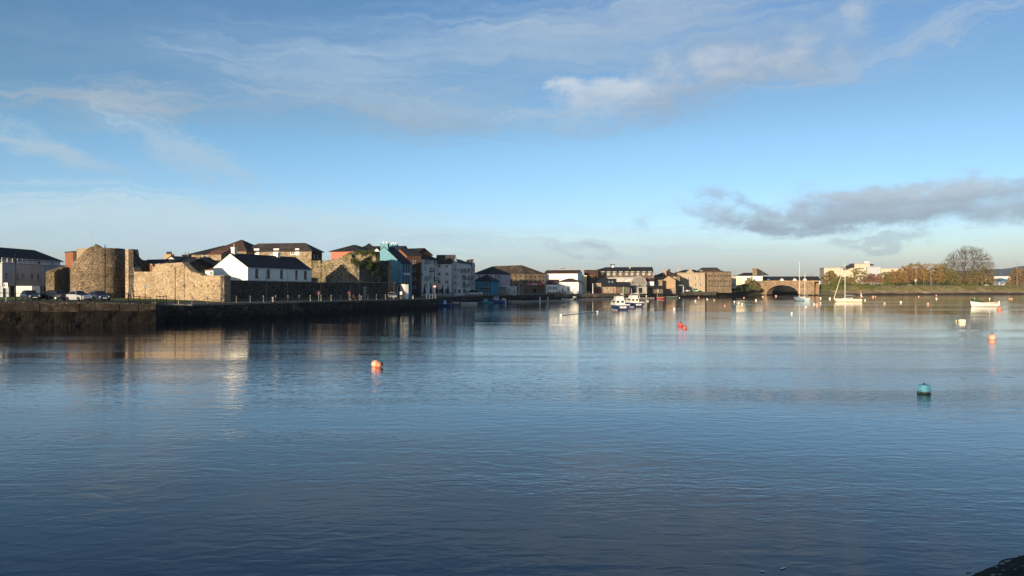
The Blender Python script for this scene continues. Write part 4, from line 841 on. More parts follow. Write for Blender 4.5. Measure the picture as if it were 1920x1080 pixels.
chimney(x['rt'], *P(1246.5, 431), 12, 16.2, 1.8, .8, TANR, 1, x['f'][0]); chimney(x['rt'], *P(1254.5, 436), 13, 16.4, 1.4, .8, DARK, 2, x['f'][0])
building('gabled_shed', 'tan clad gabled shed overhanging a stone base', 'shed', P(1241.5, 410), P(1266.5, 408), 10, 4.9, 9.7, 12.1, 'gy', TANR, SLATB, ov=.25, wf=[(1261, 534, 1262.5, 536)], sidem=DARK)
building('low_wall', 'mossy stone base wall under the tan gabled shed', 'wall', P(1241.8, 409), P(1267, 407), 9, 2.3, 4.7, 4.88, 'flat', BLDST, WARE, ov=.02)
k = thing('canopy', 'pale open canopy on posts beside the tan gabled shed', 'canopy', (*P(1267, 414), 0)); c = corners(P(1268, 416), P(1281, 415), 5); g = G(); g.prism(c, 6.7, 7.0); g.build('canopy_roof', CONC, k)
for p in c: g = G(); g.bar((*p, 2.8), (*p, 6.7), .1); g.build('post', WFR, k)
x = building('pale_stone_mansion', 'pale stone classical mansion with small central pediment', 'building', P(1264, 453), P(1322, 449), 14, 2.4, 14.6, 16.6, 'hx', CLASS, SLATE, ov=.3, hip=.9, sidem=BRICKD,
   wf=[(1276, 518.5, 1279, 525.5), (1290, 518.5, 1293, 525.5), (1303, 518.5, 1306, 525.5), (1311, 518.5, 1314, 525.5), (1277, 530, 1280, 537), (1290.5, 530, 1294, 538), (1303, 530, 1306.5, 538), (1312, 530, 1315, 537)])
f = x['f'][0]; g = G(); f.slab(g, 0, f.L, 14.3, 14.75, .02, .3); f.slab(g, 0, f.L, 9.3, 9.55, .02, .2); g.build('cornice', CLASS, x['rt'])
g = G(); u0, u1 = f.u(1285.5), f.u(1301.5); um = (u0 + u1) / 2; g.add([f.at(u0, 14.76, .4), f.at(u1, 14.76, .4), f.at(um, 16.6, .4), f.at(u0, 14.76, -2), f.at(u1, 14.76, -2), f.at(um, 16.6, -2)], [(0, 1, 2), (3, 5, 4), (0, 3, 4, 1), (1, 4, 5, 2), (2, 5, 3, 0)]); g.build('pediment', CLASS, x['rt'])
for px in (1272, 1294): chimney(x['rt'], *P(px, 457), 15, 17.6, 1.3, .9, CONC, 2, f)
x = building('tan_mill', 'tan three storey mill with rows of small dark windows', 'building', P(1325.5, 453), P(1371.5, 457), 12, 2.4, 15.1, 15.5, 'flat', TANST, DARK, ov=.15, wf=grid_w(cx((1330.3, 1335, 1341.3, 1346.5, 1351.8, 1358, 1363, 1368.3), 1.9), [(515.3, 519.3), (525.3, 529.3), (535, 538.5)]), mull=(0, 1), fm=DFR)
for px in (1338, 1355): g = G(); f = x['f'][0]; u = f.u(px); g.bar(f.at(u, 2.6, .12), f.at(u, 15, .12), .12); g.build('drainpipe', DFR, x['rt'])
building('mansard_building', 'dark mansard roofed building behind mansion and tan mill', 'building', P(1304, 475), P(1357, 471), 12, 2.4, 15.3, 18.6, 'hx', BRICKD, SLATW, ov=.3, hip=.7, wf=[(1312, 505, 1317, 508)])
building('cream_annexe', 'narrow cream annexe between tan mill and modern house', 'building', P(1372, 500), P(1380.5, 500), 8, 2.4, 13.3, 13.6, 'flat', CREAM, DARK, ov=.1, df=[(1373.5, 532, 1376, 537)])
x = building('modern_house', 'white modern house with dark roof and stone tower before bridge', 'house', P(1380, 586), P(1430, 580), 12, 2.4, 15.2, 17.6, 'hx', WHITE, SLATE, ov=.5, wf=[(1384, 524, 1394, 529), (1400, 526, 1410, 530), (1421, 526, 1427, 530)], gm=YEL)
f = x['f'][0]; g = G(); f.slab(g, f.u(1411), f.u(1419.5), 15, 21, -2.5, .2); g.build('tower', TANST, x['rt']); g = G(); a_, b_ = f.u(1419.6), f.u(1442); g.add([f.at(a_, 21, .2), f.at(b_, 15.6, .2), f.at(a_, 15.4, .2), f.at(a_, 21, -6), f.at(b_, 15.6, -6), f.at(a_, 15.4, -6)], [(0, 1, 2), (3, 5, 4), (0, 3, 4, 1), (1, 4, 5, 2), (2, 5, 3, 0)]); g.build('wing_roof', SLATE, x['rt']); g = G(); f.slab(g, f.u(1381), f.u(1392), 7, 14.2, .02, .4); g.build('yellow_bay', YEL, x['rt'])
x = building('low_terrace', 'low dark roofed terrace with white gablets behind the bridge', 'building', P(1430, 626), P(1538, 622), 12, 2.4, 11.9, 15.3, 'gx', WHITEB, SLATE, ov=.4, hip=1)
f = x['f'][0]
for px in (1441, 1466, 1490, 1509):
    g = G(); u = f.u(px); g.add([f.at(u - 2, 11.6, .6), f.at(u + 2, 11.6, .6), f.at(u, 13.6, .6), f.at(u - 2, 11.6, -3), f.at(u + 2, 11.6, -3), f.at(u, 13.6, -3)], [(0, 1, 2), (3, 5, 4), (0, 3, 4, 1), (1, 4, 5, 2), (2, 5, 3, 0)]); g.build('gablet', WHITE, x['rt'])
building('mall_building', 'long cream flat roofed building behind the autumn trees', 'building', P(1545, 772), P(1606, 764), 30, 6, 26.3, 27, 'flat', CREAM, CONC, ov=.2)
x = building('mall_building', 'taller cream stair block with dark slanted side roof', 'building', P(1602, 760), P(1631, 757), 20, 6, 30.2, 31, 'flat', CREAM, CONC, ov=.6)
g = G(); f = x['f'][0]; g.slab([f.at(-10, 27.2, .5), f.at(-.1, 30.5, .5), f.at(-.1, 30.5, -12), f.at(-10, 27.2, -12)], 3.); g.build('wing_roof', SLATE, x['rt']); g = G(); f.slab(g, f.L - 5, f.L - .5, 31.05, 32.6, -4, -1); g.build('plant_room', WHITE, x['rt']); g = G(); f.slab(g, f.L + .1, f.L + 3.5, 28.5, 30, -6, .3); g.build('canopy', SLATE, x['rt'])
building('mall_building', 'silver grey clad block between the cream blocks', 'building', P(1626, 754), P(1651, 751), 20, 6, 26.8, 27.2, 'flat', GREYR, CONC, ov=.2)
building('mall_building', 'right cream block half hidden by orange trees', 'building', P(1651.5, 758), P(1700, 752), 20, 6, 25.2, 25.8, 'flat', CREAM, CONC, ov=.3)
building('white_depot', 'long low white depot with teal glazing far right', 'building', P(1864, 770), P(1896, 770), 15, 6, 17.4, 17.8, 'flat', WHITE, METR, ov=.2, wf=[(1866, 523, 1892, 527)], gm=BLUER)

# ---------------------------------------------------------------- stone bridge
br = thing('stone_bridge', 'single arch brown stone bridge crossing to the right bank', 'bridge', (*P(1404, 562), 0)); f = Face(P(1403, 562), P(1527, 531)); uc = (f.u(1437) + f.u(1497)) / 2; ra = (f.u(1497) - f.u(1437)) / 2; zs, zc = .0, 7.5; n_ = 28; Wd = 11.
arc = [(uc - ra * cos(pi * i / n_), zs + (zc - zs) * sin(pi * i / n_) ** .9) for i in range(n_ + 1)]
TOPZ = 9.9
for o in (0, -Wd):
    g = G()
    pts = [(0, -1)] + [(0, TOPZ)]
    g.poly(f.at(0, -1, o), f.at(arc[0][0], -1, o), f.at(arc[0][0], TOPZ, o), f.at(0, TOPZ, o)); g.poly(f.at(arc[-1][0], -1, o), f.at(f.L, -1, o), f.at(f.L, TOPZ, o), f.at(arc[-1][0], TOPZ, o))
    for (u0, z0), (u1, z1) in zip(arc, arc[1:]): g.poly(f.at(u0, z0, o), f.at(u1, z1, o), f.at(u1, TOPZ, o), f.at(u0, TOPZ, o))
    g.build('spandrel_wall', BRDG, br, recalc=False)
g = G(); g.grid([[f.at(u, z, 0) for u, z in [(arc[0][0], -1)] + arc + [(arc[-1][0], -1)]], [f.at(u, z, -Wd) for u, z in [(arc[0][0], -1)] + arc + [(arc[-1][0], -1)]]]); g.build('arch_vault', BRDG, br, recalc=False)
g = G()
for i in range(n_):
    if i % 2: continue
    (u0, z0), (u1, z1) = arc[i], arc[i + 1]
    def out(u, z, k): 
        dx, dz = (u - uc) / ra, (z - zs) / (zc - zs); return (u + dx * k, z + dz * k * 1.1)
    a0, a1 = out(u0, z0, .9), out(u1, z1, .9); g.add([f.at(*q, o) for o in (.12, -.05) for q in ((u0, z0), (u1, z1), a1, a0)], [(0, 1, 2, 3), (4, 7, 6, 5), (0, 4, 5, 1), (1, 5, 6, 2), (2, 6, 7, 3), (3, 7, 4, 0)])
g.build('arch_ring', BLDST, br)
g = G(); f.slab(g, 0, f.L, TOPZ - .3, TOPZ + .002, -Wd - .2, .25); g.build('string_course', BLDST, br)
for o in (.1, -Wd + .3): g = G(); f.slab(g, 0, f.L, TOPZ + .002, 10.9, o - .4, o); g.build('parapet', BRDG, br)
for px in (1432, 1513): g = G(); u = f.u(px); f.slab(g, u - .6, u + .6, -1, TOPZ - .31, .01, .5); g.build('pilaster', BRDG, br)
g = G(); a_ = f.u(1404); g.add([f.at(-12, 2.2, -1), f.at(0, 2.2, 0), f.at(0, TOPZ, 0), f.at(-12, 6.5, -1), f.at(-12, 2.2, -6), f.at(0, 2.2, -Wd), f.at(0, TOPZ, -Wd), f.at(-12, 6.5, -6)], [(0, 1, 2, 3), (4, 7, 6, 5), (3, 2, 6, 7), (0, 3, 7, 4)]); g.build('abutment', BRDG, br, recalc=False)
# embankment joining the bridge to the right bank and road behind
g = G(); e0, e1 = f.at(f.L, 0, 0)[:2], f.at(f.L, 0, -Wd)[:2]
g.grid([[(*e0, .2), (*RB(14, -1), .2), (*RB(40, 0), .2)], [(*f.at(f.L, 0, -.5)[:2], 6.), (*RB(14, 12), 6.2), (*RB(40, 13), 4.8)], [(*f.at(f.L, 0, -2)[:2], 9.4), (*RB(14, 20), 8.6), (*RB(50, 34), 7.6)], [(*e1, 9.4), (*RB(16, 60), 8.4), (*RB(60, 60), 7.4)]])
tag(g.build('embankment', rgrass, smooth=True, recalc=False), 'grassy shoulder where the bridge meets the right bank', kind='structure')
k = thing('shelter_roof', 'long pale slab roof on posts among the right bank bushes', 'canopy', (*RBpx(1625, 30), 7)); f = Face(RBpx(1612, 26), RBpx(1652, 26)); g = G(); f.slab(g, 0, f.L, 9.2, 9.7, -6, 0); g.build('canopy_roof', CONC, k)
for u in (4, f.L * .55, f.L - 3): g = G(); f.slab(g, u, u + .8, 6, 9.19, -1.5, -.7); g.build('post', CONC, k)

# ---------------------------------------------------------------- trees
BARK = bank('tree_bark', [(.07, .055, .04), (.13, .10, .075), (.17, .14, .10)], 3, .03); BARKB = bank('beech_bark', [(.055, .042, .03), (.10, .077, .058), (.14, .108, .08)], 2, .03); BARKL = bank('pale_bark', [(.16, .13, .10), (.26, .21, .16), (.33, .28, .21)], 2, .03)
L_OR = leafm('orange_leaves', [(.10, .055, .02), (.22, .125, .04), (.30, .185, .07)]); L_GO = leafm('golden_leaves', [(.12, .075, .02), (.23, .145, .04), (.32, .21, .07)])
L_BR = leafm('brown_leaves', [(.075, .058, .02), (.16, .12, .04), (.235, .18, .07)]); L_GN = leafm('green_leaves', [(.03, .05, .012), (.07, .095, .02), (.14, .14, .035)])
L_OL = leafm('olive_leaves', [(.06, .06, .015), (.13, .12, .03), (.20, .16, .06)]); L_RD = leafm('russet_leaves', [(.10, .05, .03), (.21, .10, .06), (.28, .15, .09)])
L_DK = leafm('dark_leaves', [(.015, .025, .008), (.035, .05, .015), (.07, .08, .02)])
from mathutils import Quaternion
def grow(g, p, ts, r0, rnd, lim=.02, e=.5, bend=.42):
    """pipe-model branching: one limb from p that keeps splitting until every twig end in ts is reached"""
    n = len(ts)
    if n == 1:
        t = ts[0]; m = p.lerp(t, .5) + Vector((0, 0, (t - p).length * .05)); g.bar(p, m, max(lim, r0 * 1.0), 3, max(lim * .8, r0 * .8)); g.bar(m, t, max(lim * .8, r0 * .8), 3, lim * .6); return
    c = Vector((0, 0, 0))
    for t in ts: c += t
    c /= n; q = p + (c - p) * rnd.uniform(bend - .1, bend + .06); q += Vector((rnd.gauss(0, 1), rnd.gauss(0, 1), rnd.gauss(0, .5))) * (q - p).length * .06
    r = max(lim, r0 * n ** e); g.bar(p, q, r, 6 if n > 40 else 4 if n > 8 else 3, max(lim, r * .85))
    k = 3 if n > 12 and rnd.random() < .5 else 2; seeds = rnd.sample(ts, min(k, n)); 
    far = max(ts, key=lambda t: (t - seeds[0]).length); seeds[-1] = far; gr = [[] for _ in seeds]
    for t in ts: gr[min(range(len(seeds)), key=lambda i: (t - seeds[i]).length)].append(t)
    gr = [x for x in gr if x]
    if len(gr) == 1: gr = [ts[:n // 2], ts[n // 2:]]
    for x in gr: grow(g, q, x, r0, rnd, lim, e, bend)
def tree(name, label, x, y, z, h, w, lm, seed, dens=1., nt=150, bark=None, group='trees on the right bank', leaf=.5, trunk=.16, low=.22, per=16, lim=.035, skew=0., nz=.3):
    """rounded crown envelope filled with twig ends, limbs grown to them, leaf clumps at the ends"""
    rnd = random.Random(seed); rt = thing(name, label, 'tree', (x, y, z - .3), group); bark = bark or BARK
    ts = []; th = h * trunk; b0 = h * low; Hc = h - b0; ph = rnd.random() * 9
    while len(ts) < nt:
        u, v, s = rnd.uniform(-1, 1), rnd.uniform(-1, 1), rnd.random(); rr = hypot(u, v)
        env = max(0, (1 - s ** 2.3)) ** .55 * (.72 + .28 * min(1, s * 4)) * (1 + nz * mnoise.noise(Vector((u * 2, v * 2, s * 3 + ph))))
        if rr > env or (rr < env * .45 and s < .75 and rnd.random() < .75): continue
        ts.append(Vector((x + (u + skew * s) * w / 2, y + v * w / 2, z + b0 + s * Hc)))
    g = G(); b = G(); r0 = h * .02 / nt ** .5 * 1.15; R = h * .022; g.bar((x, y, z - .3), (x, y, z + th * .35), R * 1.5, 8, R * 1.1); g.bar((x, y, z + th * .35), (x + rnd.gauss(0, .1), y, z + th), R * 1.1, 8, R)
    top = Vector((x, y, z + th * .9)); gs = {}
    for t in ts: gs.setdefault((int((atan2(t.y - y, t.x - x) + pi) / 1.257), (t.z - z) > h * .62), []).append(t)
    for q_ in gs.values(): grow(b, top + Vector((0, 0, -rnd.random() * th * .3)), q_, r0, rnd, lim)
    g.build('trunk', bark, rt, recalc=False); b.build('branches', bark, rt, recalc=False)
    if lm:
        l = G(); rnd.shuffle(ts); k = w / nt ** .34 * .42
        for t in ts[:int(len(ts) * min(1, dens))]: leaves(l, t, (k, k, k * .7), max(4, int(per * max(1, dens))), leaf, rnd)
        l.build('crown', lm, rt, recalc=False)
    return rt
def shrub(label, x, y, z, w, h, lm, seed, n=500, leaf=.35, name='shrub', group='shrubs on the banks', d=None):
    rnd = random.Random(seed); rt = thing(name, label, 'shrub', (x, y, z - .3), group); l = G(); st = G(); d = d or w * .6
    for i in range(max(3, int(w / 1.5))):
        a = rnd.uniform(-.5, .5) * w * .9; hh = h * rnd.uniform(.6, 1.0) * (1 - (a / (w * .62)) ** 2 * .6); b_ = rnd.uniform(-.3, .3) * d
        st.bar((x + a * .6, y + b_, z - .3), (x + a, y + b_, z + hh * .6), .07, 4, .03)
        leaves(l, (x + a, y + b_, z + hh * .5), (w / max(3, w / 1.5) * 1.1, d * .3, hh * .5), int(n / max(3, int(w / 1.5))), leaf, rnd)
    st.build('stems', BARK, rt, recalc=False); l.build('foliage', lm, rt, recalc=False); return rt
TR = [ # px, offset, top y, width px, leaf, density, kind, label
    (1557, 40, 507, 32, L_BR, 1.0, 'tree', 'brown leaved tree in front of the left end of the cream mall'),
    (1577, 30, 517, 34, L_OL, .6, 'tree', 'thin brown-green tree just right of the leftmost brown tree'),
    (1592, 26, 517, 28, L_BR, .5, 'tree', 'sparse russet tree beside the cream yacht mast'),
    (1608, 34, 499, 40, L_OL, .25, 'bare_tree', 'pale branched greenish tree before the cream stair block'),
    (1634, 36, 513, 38, L_RD, 1.0, 'tree', 'red orange tree below the silver grey mall block'),
    (1658, 40, 509, 34, L_OL, .4, 'bare_tree', 'half bare grey-green tree between two orange trees'),
    (1679, 38, 506, 44, L_OR, 1.2, 'tree', 'bright orange tree left of the tall golden tree'),
    (1700, 50, 497, 46, L_OR, 1.2, 'tree', 'broad orange tree rising beside the golden tree'),
    (1718, 60, 490, 46, L_GO, 1.2, 'tree', 'tall golden tree behind the left street lamps'),
    (1745, 52, 491, 52, L_GO, 1.0, 'tree', 'tall gold-brown tree behind the double lamp'),
    (1768, 56, 493, 46, L_BR, .8, 'tree', 'brown tree tucked left of the huge bare tree'),
    (1784, 44, 508, 34, L_OL, .8, 'tree', 'small olive tree at the foot of the huge bare tree'),
    (1848, 50, 502, 38, L_BR, .9, 'tree', 'brown leaved tree right of the huge bare tree'),
    (1830, 46, 505, 34, L_BR, .8, 'tree', 'low rusty tree under the right side of the bare tree'),
    (1911, 40, 501, 38, L_OR, 1., 'tree', 'orange tree at the right edge behind the lamp'),
    (1942, 48, 499, 40, L_BR, .9, 'tree', 'brown tree just cut by the right edge')]
for i, (px, o, ty, wpx, lm, dn, nm, lab) in enumerate(TR):
    x_, y_ = RBpx(px, o); z_ = 7.2 if o > 20 else 6.2; h_ = Zp(ty, y_) - z_; tree(nm, lab, x_, y_, z_, h_, wpx * y_ / F, lm, 20 + i, dn, 220 if dn > .45 else 260, BARKL if 'bare' in nm else BARK, leaf=.38, low=.12 if dn > .45 else .2, per=32)
x_, y_ = RBpx(1812, 62); bt = tree('bare_tree', 'huge bare spreading tree on the right bank', x_, y_, 7.2, Zp(459, y_) - 7.2, 98 * y_ / F, L_BR, 77, .10, 3600, BARKB, trunk=.14, leaf=.3, low=.18, lim=.085, per=7, nz=.18, skew=.08)
for q_, sd_, lb_ in ((1797, 5, 'rusty leaved young tree left under the huge bare tree'), (1822, 6, 'brown leaved young tree right under the huge bare tree')):
    x2, y2 = RBpx(q_, 54); tree('tree', lb_, x2, y2, 7.2, Zp(499 + sd_, y2) - 7.2, 40 * y2 / F, L_BR, sd_, .55, 160, BARK, leaf=.4, low=.1)
shrub('yellow-green bushes at the root of the huge bare tree', X(1808, y_ - 22), y_ - 22, 7.2, 17, 3.2, L_GN, 4, 500, .4)
for i, (px, D, ty, wpx, lab) in enumerate(((1494, 700, 514, 14, 'small distant bare tree behind the bridge left of the twin bare tree'), (1519, 690, 509, 26, 'distant bare tree behind the right end of the bridge'), (1229, 470, 508, 9, 'distant bare tree between the hotel and the hipped house'))):
    tree('bare_tree', lab, X(px, D), D, 5, Zp(ty, D) - 5, wpx * D / F, None, 60 + i, 0, 260, BARKL, group='distant bare trees', lim=.05)
tree('bare_tree', 'bare orange lit tree before the left end of the long hotel', X(1112, 382), 382, 2.5, Zp(513, 382) - 2.5, 7, L_BR, 71, .05, 120, BARKL, group='town trees')
tree('tree', 'bushy olive tree on the bank before the modern white house', X(1407, 535), 535, 4, Zp(518, 535) - 4, 28 * .386, L_OL, 72, 1.1, 160, group='town trees', leaf=.35, low=.08)
tree('bare_tree', 'dark twiggy tree in front of the barrel hall corner', X(1184, 372), 372, 2.6, Zp(527, 372) - 2.6, 6, L_DK, 73, .4, 100, BARK, group='town trees', leaf=.2, per=8)
SB = [(1347, 470, 549, 12, 536, L_OL, 'olive bush at the end of the far quay'), (1358, 480, 549, 18, 537, L_GN, 'green bush left of the dark gap on the low bank'), (1370, 488, 549, 18, 535, L_GN, 'dense green bush below the tan mill corner'),
      (1384, 500, 548, 20, 536, L_OL, 'yellow-green bush below the narrow cream annexe'), (1398, 515, 547, 22, 534, L_DK, 'dark bush left of the bridge abutment'), (1420, 535, 543, 22, 528, L_OL, 'olive bush against the left bridge wing')]
for i, (px, D, by, wpx, ty, lm, lab) in enumerate(SB): shrub(lab, X(px, D), D, 3.0, wpx * D / F, Zp(ty, D) - 3.0, lm, 80 + i, 700, .3)
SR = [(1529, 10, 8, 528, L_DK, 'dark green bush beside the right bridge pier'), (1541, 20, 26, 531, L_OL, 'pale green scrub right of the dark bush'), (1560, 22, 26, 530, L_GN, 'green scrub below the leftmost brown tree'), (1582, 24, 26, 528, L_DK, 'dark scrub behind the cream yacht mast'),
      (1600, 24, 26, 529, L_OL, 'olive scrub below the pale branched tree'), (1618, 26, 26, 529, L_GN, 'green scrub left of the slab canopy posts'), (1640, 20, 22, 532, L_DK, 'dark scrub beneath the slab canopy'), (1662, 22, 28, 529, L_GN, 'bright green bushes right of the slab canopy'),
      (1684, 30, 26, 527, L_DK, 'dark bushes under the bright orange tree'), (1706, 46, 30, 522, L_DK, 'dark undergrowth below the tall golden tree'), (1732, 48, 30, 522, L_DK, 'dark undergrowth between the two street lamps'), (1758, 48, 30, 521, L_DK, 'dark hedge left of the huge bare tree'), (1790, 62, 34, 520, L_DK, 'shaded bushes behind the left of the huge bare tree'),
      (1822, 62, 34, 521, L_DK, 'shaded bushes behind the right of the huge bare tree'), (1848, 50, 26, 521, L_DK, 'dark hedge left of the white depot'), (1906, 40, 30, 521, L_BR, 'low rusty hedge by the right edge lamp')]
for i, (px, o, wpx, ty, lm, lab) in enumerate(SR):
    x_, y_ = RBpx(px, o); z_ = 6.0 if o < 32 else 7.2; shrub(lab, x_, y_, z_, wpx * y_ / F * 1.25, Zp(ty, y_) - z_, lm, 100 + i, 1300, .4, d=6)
# scrub that covers the bank: nobody could count it
def scatter(name, label, px0, px1, o0, o1, n, lm, size, seed, hh=(.3, .9)):
    rnd = random.Random(seed); g = G()
    for _ in range(n):
        px = rnd.uniform(px0, px1); o = rnd.uniform(o0, o1); x, y = RBpx(px, o); z = 4.4 + (o - 7) * .45 if o < 11 else 6.2 + min(1.1, (o - 11) * .12); h_ = rnd.uniform(*hh)
        if mnoise.noise(Vector((x * .05, y * .05, seed))) < -.1: continue
        leaves(g, (x, y, z + h_ * .4), (.9, .7, h_ * .5), 5, size, rnd)
    tag(g.build(name, lm, recalc=False), label, 'ground cover', kind='stuff')
scatter('bank_scrub', 'low green scrub scattered on the right embankment', 1530, 1700, 6, 26, 1500, L_GN, .35, 5, (.4, 1.6)); scatter('bank_weeds', 'dry tussocks on the right embankment', 1530, 1935, 5, 26, 3000, L_OL, .3, 6)

# ---------------------------------------------------------------- cars
CARP = {}
def car(label, px, D, z, rz, col, kind='hatch', L=4.2, group='cars parked on the left quay', name='parked_car', xy=None):
    m = CARP.setdefault(col, paint('car_paint', col, .25)); rt = thing(name, label, 'car', (0, 0, 0), group)
    W = .88; hl = L / 2
    # side profile (x forward) of lower body and cabin
    def loft(secs):
        g = G(); rows = []
        for x, zb, zt, w, wt in secs: rows.append([(x, -w * .92, zb), (x, -w, zb + (zt - zb) * .35), (x, -w, zb + (zt - zb) * .7), (x, -wt, zt), (x, 0, zt + .02), (x, wt, zt), (x, w, zb + (zt - zb) * .7), (x, w, zb + (zt - zb) * .35), (x, w * .92, zb)])
        g.grid(rows); g.poly(*rows[0]); g.poly(*rows[-1]); g.grid([[r[-1] for r in rows], [r[0] for r in rows]]); return g
    hood = .82 if kind != 'van' else 1.0
    loft([(-hl, .38, .78, .62, .55), (-hl + .12, .26, .95, .80, .74), (-hl * .6, .2, .98, W, .80), (0, .2, .95, W, .80), (hl * .35, .2, .93, W, .80), (hl * .62, .2, hood + .04, W, .78), (hl - .15, .24, hood - .12, .78, .70), (hl, .34, .62, .58, .5)]).build('body', m, rt, smooth=False)
    top = 1.46 if kind != 'van' else 1.85; xf = hl * (.40 if kind != 'van' else .55); xr = -hl * (.72 if kind == 'hatch' else .55)
    if kind == 'van': xr = -hl + .1
    cb = loft([(xr - .05, .93, .98, .72, .70), (xr + (.28 if kind != 'van' else .05), .93, top - .05, .74, .60), (-.1, .93, top, .76, .62), (xf - .75, .93, top - .05, .75, .61), (xf, .92, .96, .73, .68)]); gl = cb.build('cabin_glass', GLASS, rt, smooth=False)
    rf = G(); rf.add([(xr + .32, -.58, top - .03), (xf - .82, -.58, top - .03), (xf - .82, .58, top - .03), (xr + .32, .58, top - .03), (xr + .32, -.5, top + .03), (xf - .82, -.5, top + .03), (xf - .82, .5, top + .03), (xr + .32, .5, top + .03)], [(0, 1, 5, 4), (1, 2, 6, 5), (2, 3, 7, 6), (3, 0, 4, 7), (4, 5, 6, 7), (0, 3, 2, 1)])
    for s in (-1, 1):
        rf.bar((xf - .02, s * .72, .95), (xf - .78, s * .62, top - .04), .035, 4); rf.bar((-.1, s * .77, .95), (-.1, s * .64, top - .02), .04, 4); rf.bar((xr, s * .73, .95), (xr + .3, s * .61, top - .05), .06, 4)
    rf.build('roof', m, rt)
    for s in (-1, 1):
        for x in (-hl * .62, hl * .62):
            w = G(); w.lathe([(.32, -.1), (.33, -.05), (.33, .05), (.32, .1)], (x, s * (W - .06), .32), 14, 'y'); wo = w.build('tyre', RUBBER, rt); r = G(); r.lathe([(.2, -.02), (.2, .02), (.08, .04)], (x, s * (W + .04) if s > 0 else s * (W + .04), .32), 10, 'y'); r.build('rim', CHROME, wo)
        h = G(); h.sphere((hl - .12, s * .58, .66), .13, 8, 5, (.8, 1, .6)); h.build('headlight', LAMPG, rt); t_ = G(); t_.box(-hl - .0, s * .6 - .12, .72, -hl + .12, s * .6 + .12, .86); t_.build('tail_light', RED, rt)
        mm = G(); mm.sphere((xf - .2, s * .92, 1.0), .09, 6, 4, (.8, 1, .8)); mm.build('mirror', m, rt)
    pl = G(); pl.box(hl - .02, -.26, .42, hl + .02, .26, .53); pl.build('number_plate', WFR, rt); pl = G(); pl.box(hl - .06, -.4, .28, hl - .0, .4, .42); pl.build('grille', RUBBER, rt)
    x, y = xy or P(px, D); place(rt, x, y, z, rz); return rt
SILV = (.36, .37, .38); DKB = (.015, .025, .06); BLK = (.012, .014, .02)
car('dark hatchback facing the river, leftmost of the parked cars', 57, 106.5, 3.27, radians(-40), BLK, 'hatch', 3.9)
car('long black estate car seen side on beside the dark hatchback', 97, 108.5, 3.26, radians(168), (.008, .012, .018), 'hatch', 4.6)
car('silver saloon car parked third from the left', 148, 106.5, 3.2, radians(-30), SILV, 'saloon', 4.4)
car('dark blue hatchback parked right of the silver saloon', 187, 107.5, 3.16, radians(-42), DKB, 'hatch', 4.0)
car('silver car on the quay below the turquoise house', 735, 175, 2.62, radians(-70), SILV, 'saloon', 4.4)
car('pale car parked left of the white van on the inner quay', 877, 262, 2.63, radians(10), (.3, .38, .45), 'hatch', 4.2)
car('white van beside the blue pub on the inner quay', 893, 262, 2.63, radians(-10), (.62, .62, .6), 'van', 4.8, name='parked_van')['category'] = 'van'
car('small white car behind the hanging sign by the pier end', 838, 246, 2.55, radians(20), (.6, .58, .55), 'hatch', 4.)
car('light green van before the pale stone mansion', 1304.5, 437, 3.1, radians(-80), (.35, .62, .42), 'van', 4.8, name='parked_van')['category'] = 'van'
car('white car in front of the canopy on the far quay', 1287, 434, 3.1, radians(5), (.6, .58, .52), 'hatch', 4.2)
car('silver car on the causeway below the orange trees', 1705, 640, 7.35, radians(20), SILV, 'hatch', 4.3, xy=RBpx(1705, 38)); car('black car parked under the golden trees', 1780, 650, 7.35, radians(20), BLK, 'hatch', 4.3, xy=RBpx(1780, 40)); car('white car on the causeway right of the huge bare tree', 1850, 650, 7.35, radians(20), (.65, .65, .62), 'hatch', 4.3, xy=RBpx(1850, 40))
# white box trailer behind the cars
k = thing('box_trailer', 'white panelled box trailer behind the leftmost parked cars', 'trailer', (0, 0, 0)); g = G(); g.box(-2.2, -1, .5, 2.2, 1, 2.55); g.build('body', BOATW, k)
g = G(); [g.box(-2.21 + i * .44, -1.03, .55, -2.19 + i * .44, -1.0, 2.5) for i in range(11)]; g.build('ribs', GALV, k)
for s in (-1, 1): g = G(); g.lathe([(.35, -.1), (.35, .1)], (.3, s * .95, .35), 12, 'y'); g.build('wheel', RUBBER, k)
place(k, *P(52, 124), 3.25, radians(-12)); k.scale = (.75, .8, .85)

# ---------------------------------------------------------------- railings, posts and chains, lamps and signs
def rail_run(name, label, a, b, za, zb, h, n, double=False, bal=0, m=IRON):
    rt = thing(name, label, 'railing', (*a, za)); g = G(); 
    def at(t, z): return (a[0] + (b[0] - a[0]) * t, a[1] + (b[1] - a[1]) * t, za + (zb - za) * t + z)
    g.bar(at(0, h), at(1, h), .045, 6); g.bar(at(0, .22), at(1, .22), .03, 5)
    if double: g.bar(at(0, h * .6), at(1, h * .6), .03, 5)
    g.build('rails', m, rt)
    for i in range(n + 1): g = G(); g.bar(at(i / n, 0), at(i / n, h + .08), .055, 6); g.sphere(at(i / n, h + .1), .07, 6, 4); g.build('post', m, rt)
    if bal:
        g = G(); [g.bar(at((i + .5) / bal, .22), at((i + .5) / bal, h), .014, 3) for i in range(bal)]; g.build('balusters', m, rt)
    return rt
ra_ = offs(QA, .3)
rail_run('quay_railing', 'black tubular railing in front of the parked cars', ra_[1], P(240, 101.6), 3.32, 3.1, 1.12, 8)
rail_run('quay_railing', 'black railing run off the left edge above the weedy quay', ra_[0], ra_[1], 3.4, 3.32, 1.12, 16)
rail_run('quay_railing', 'short lower railing before the round sign by the steps', P(240.5, 101.7), P(282, 104), 3.05, 2.75, .95, 4)
rail_run('quay_railing', 'short double railing guarding the quay steps', P(294, 109.5), P(312, 110.8), 2.66, 2.66, 1.15, 3, True)
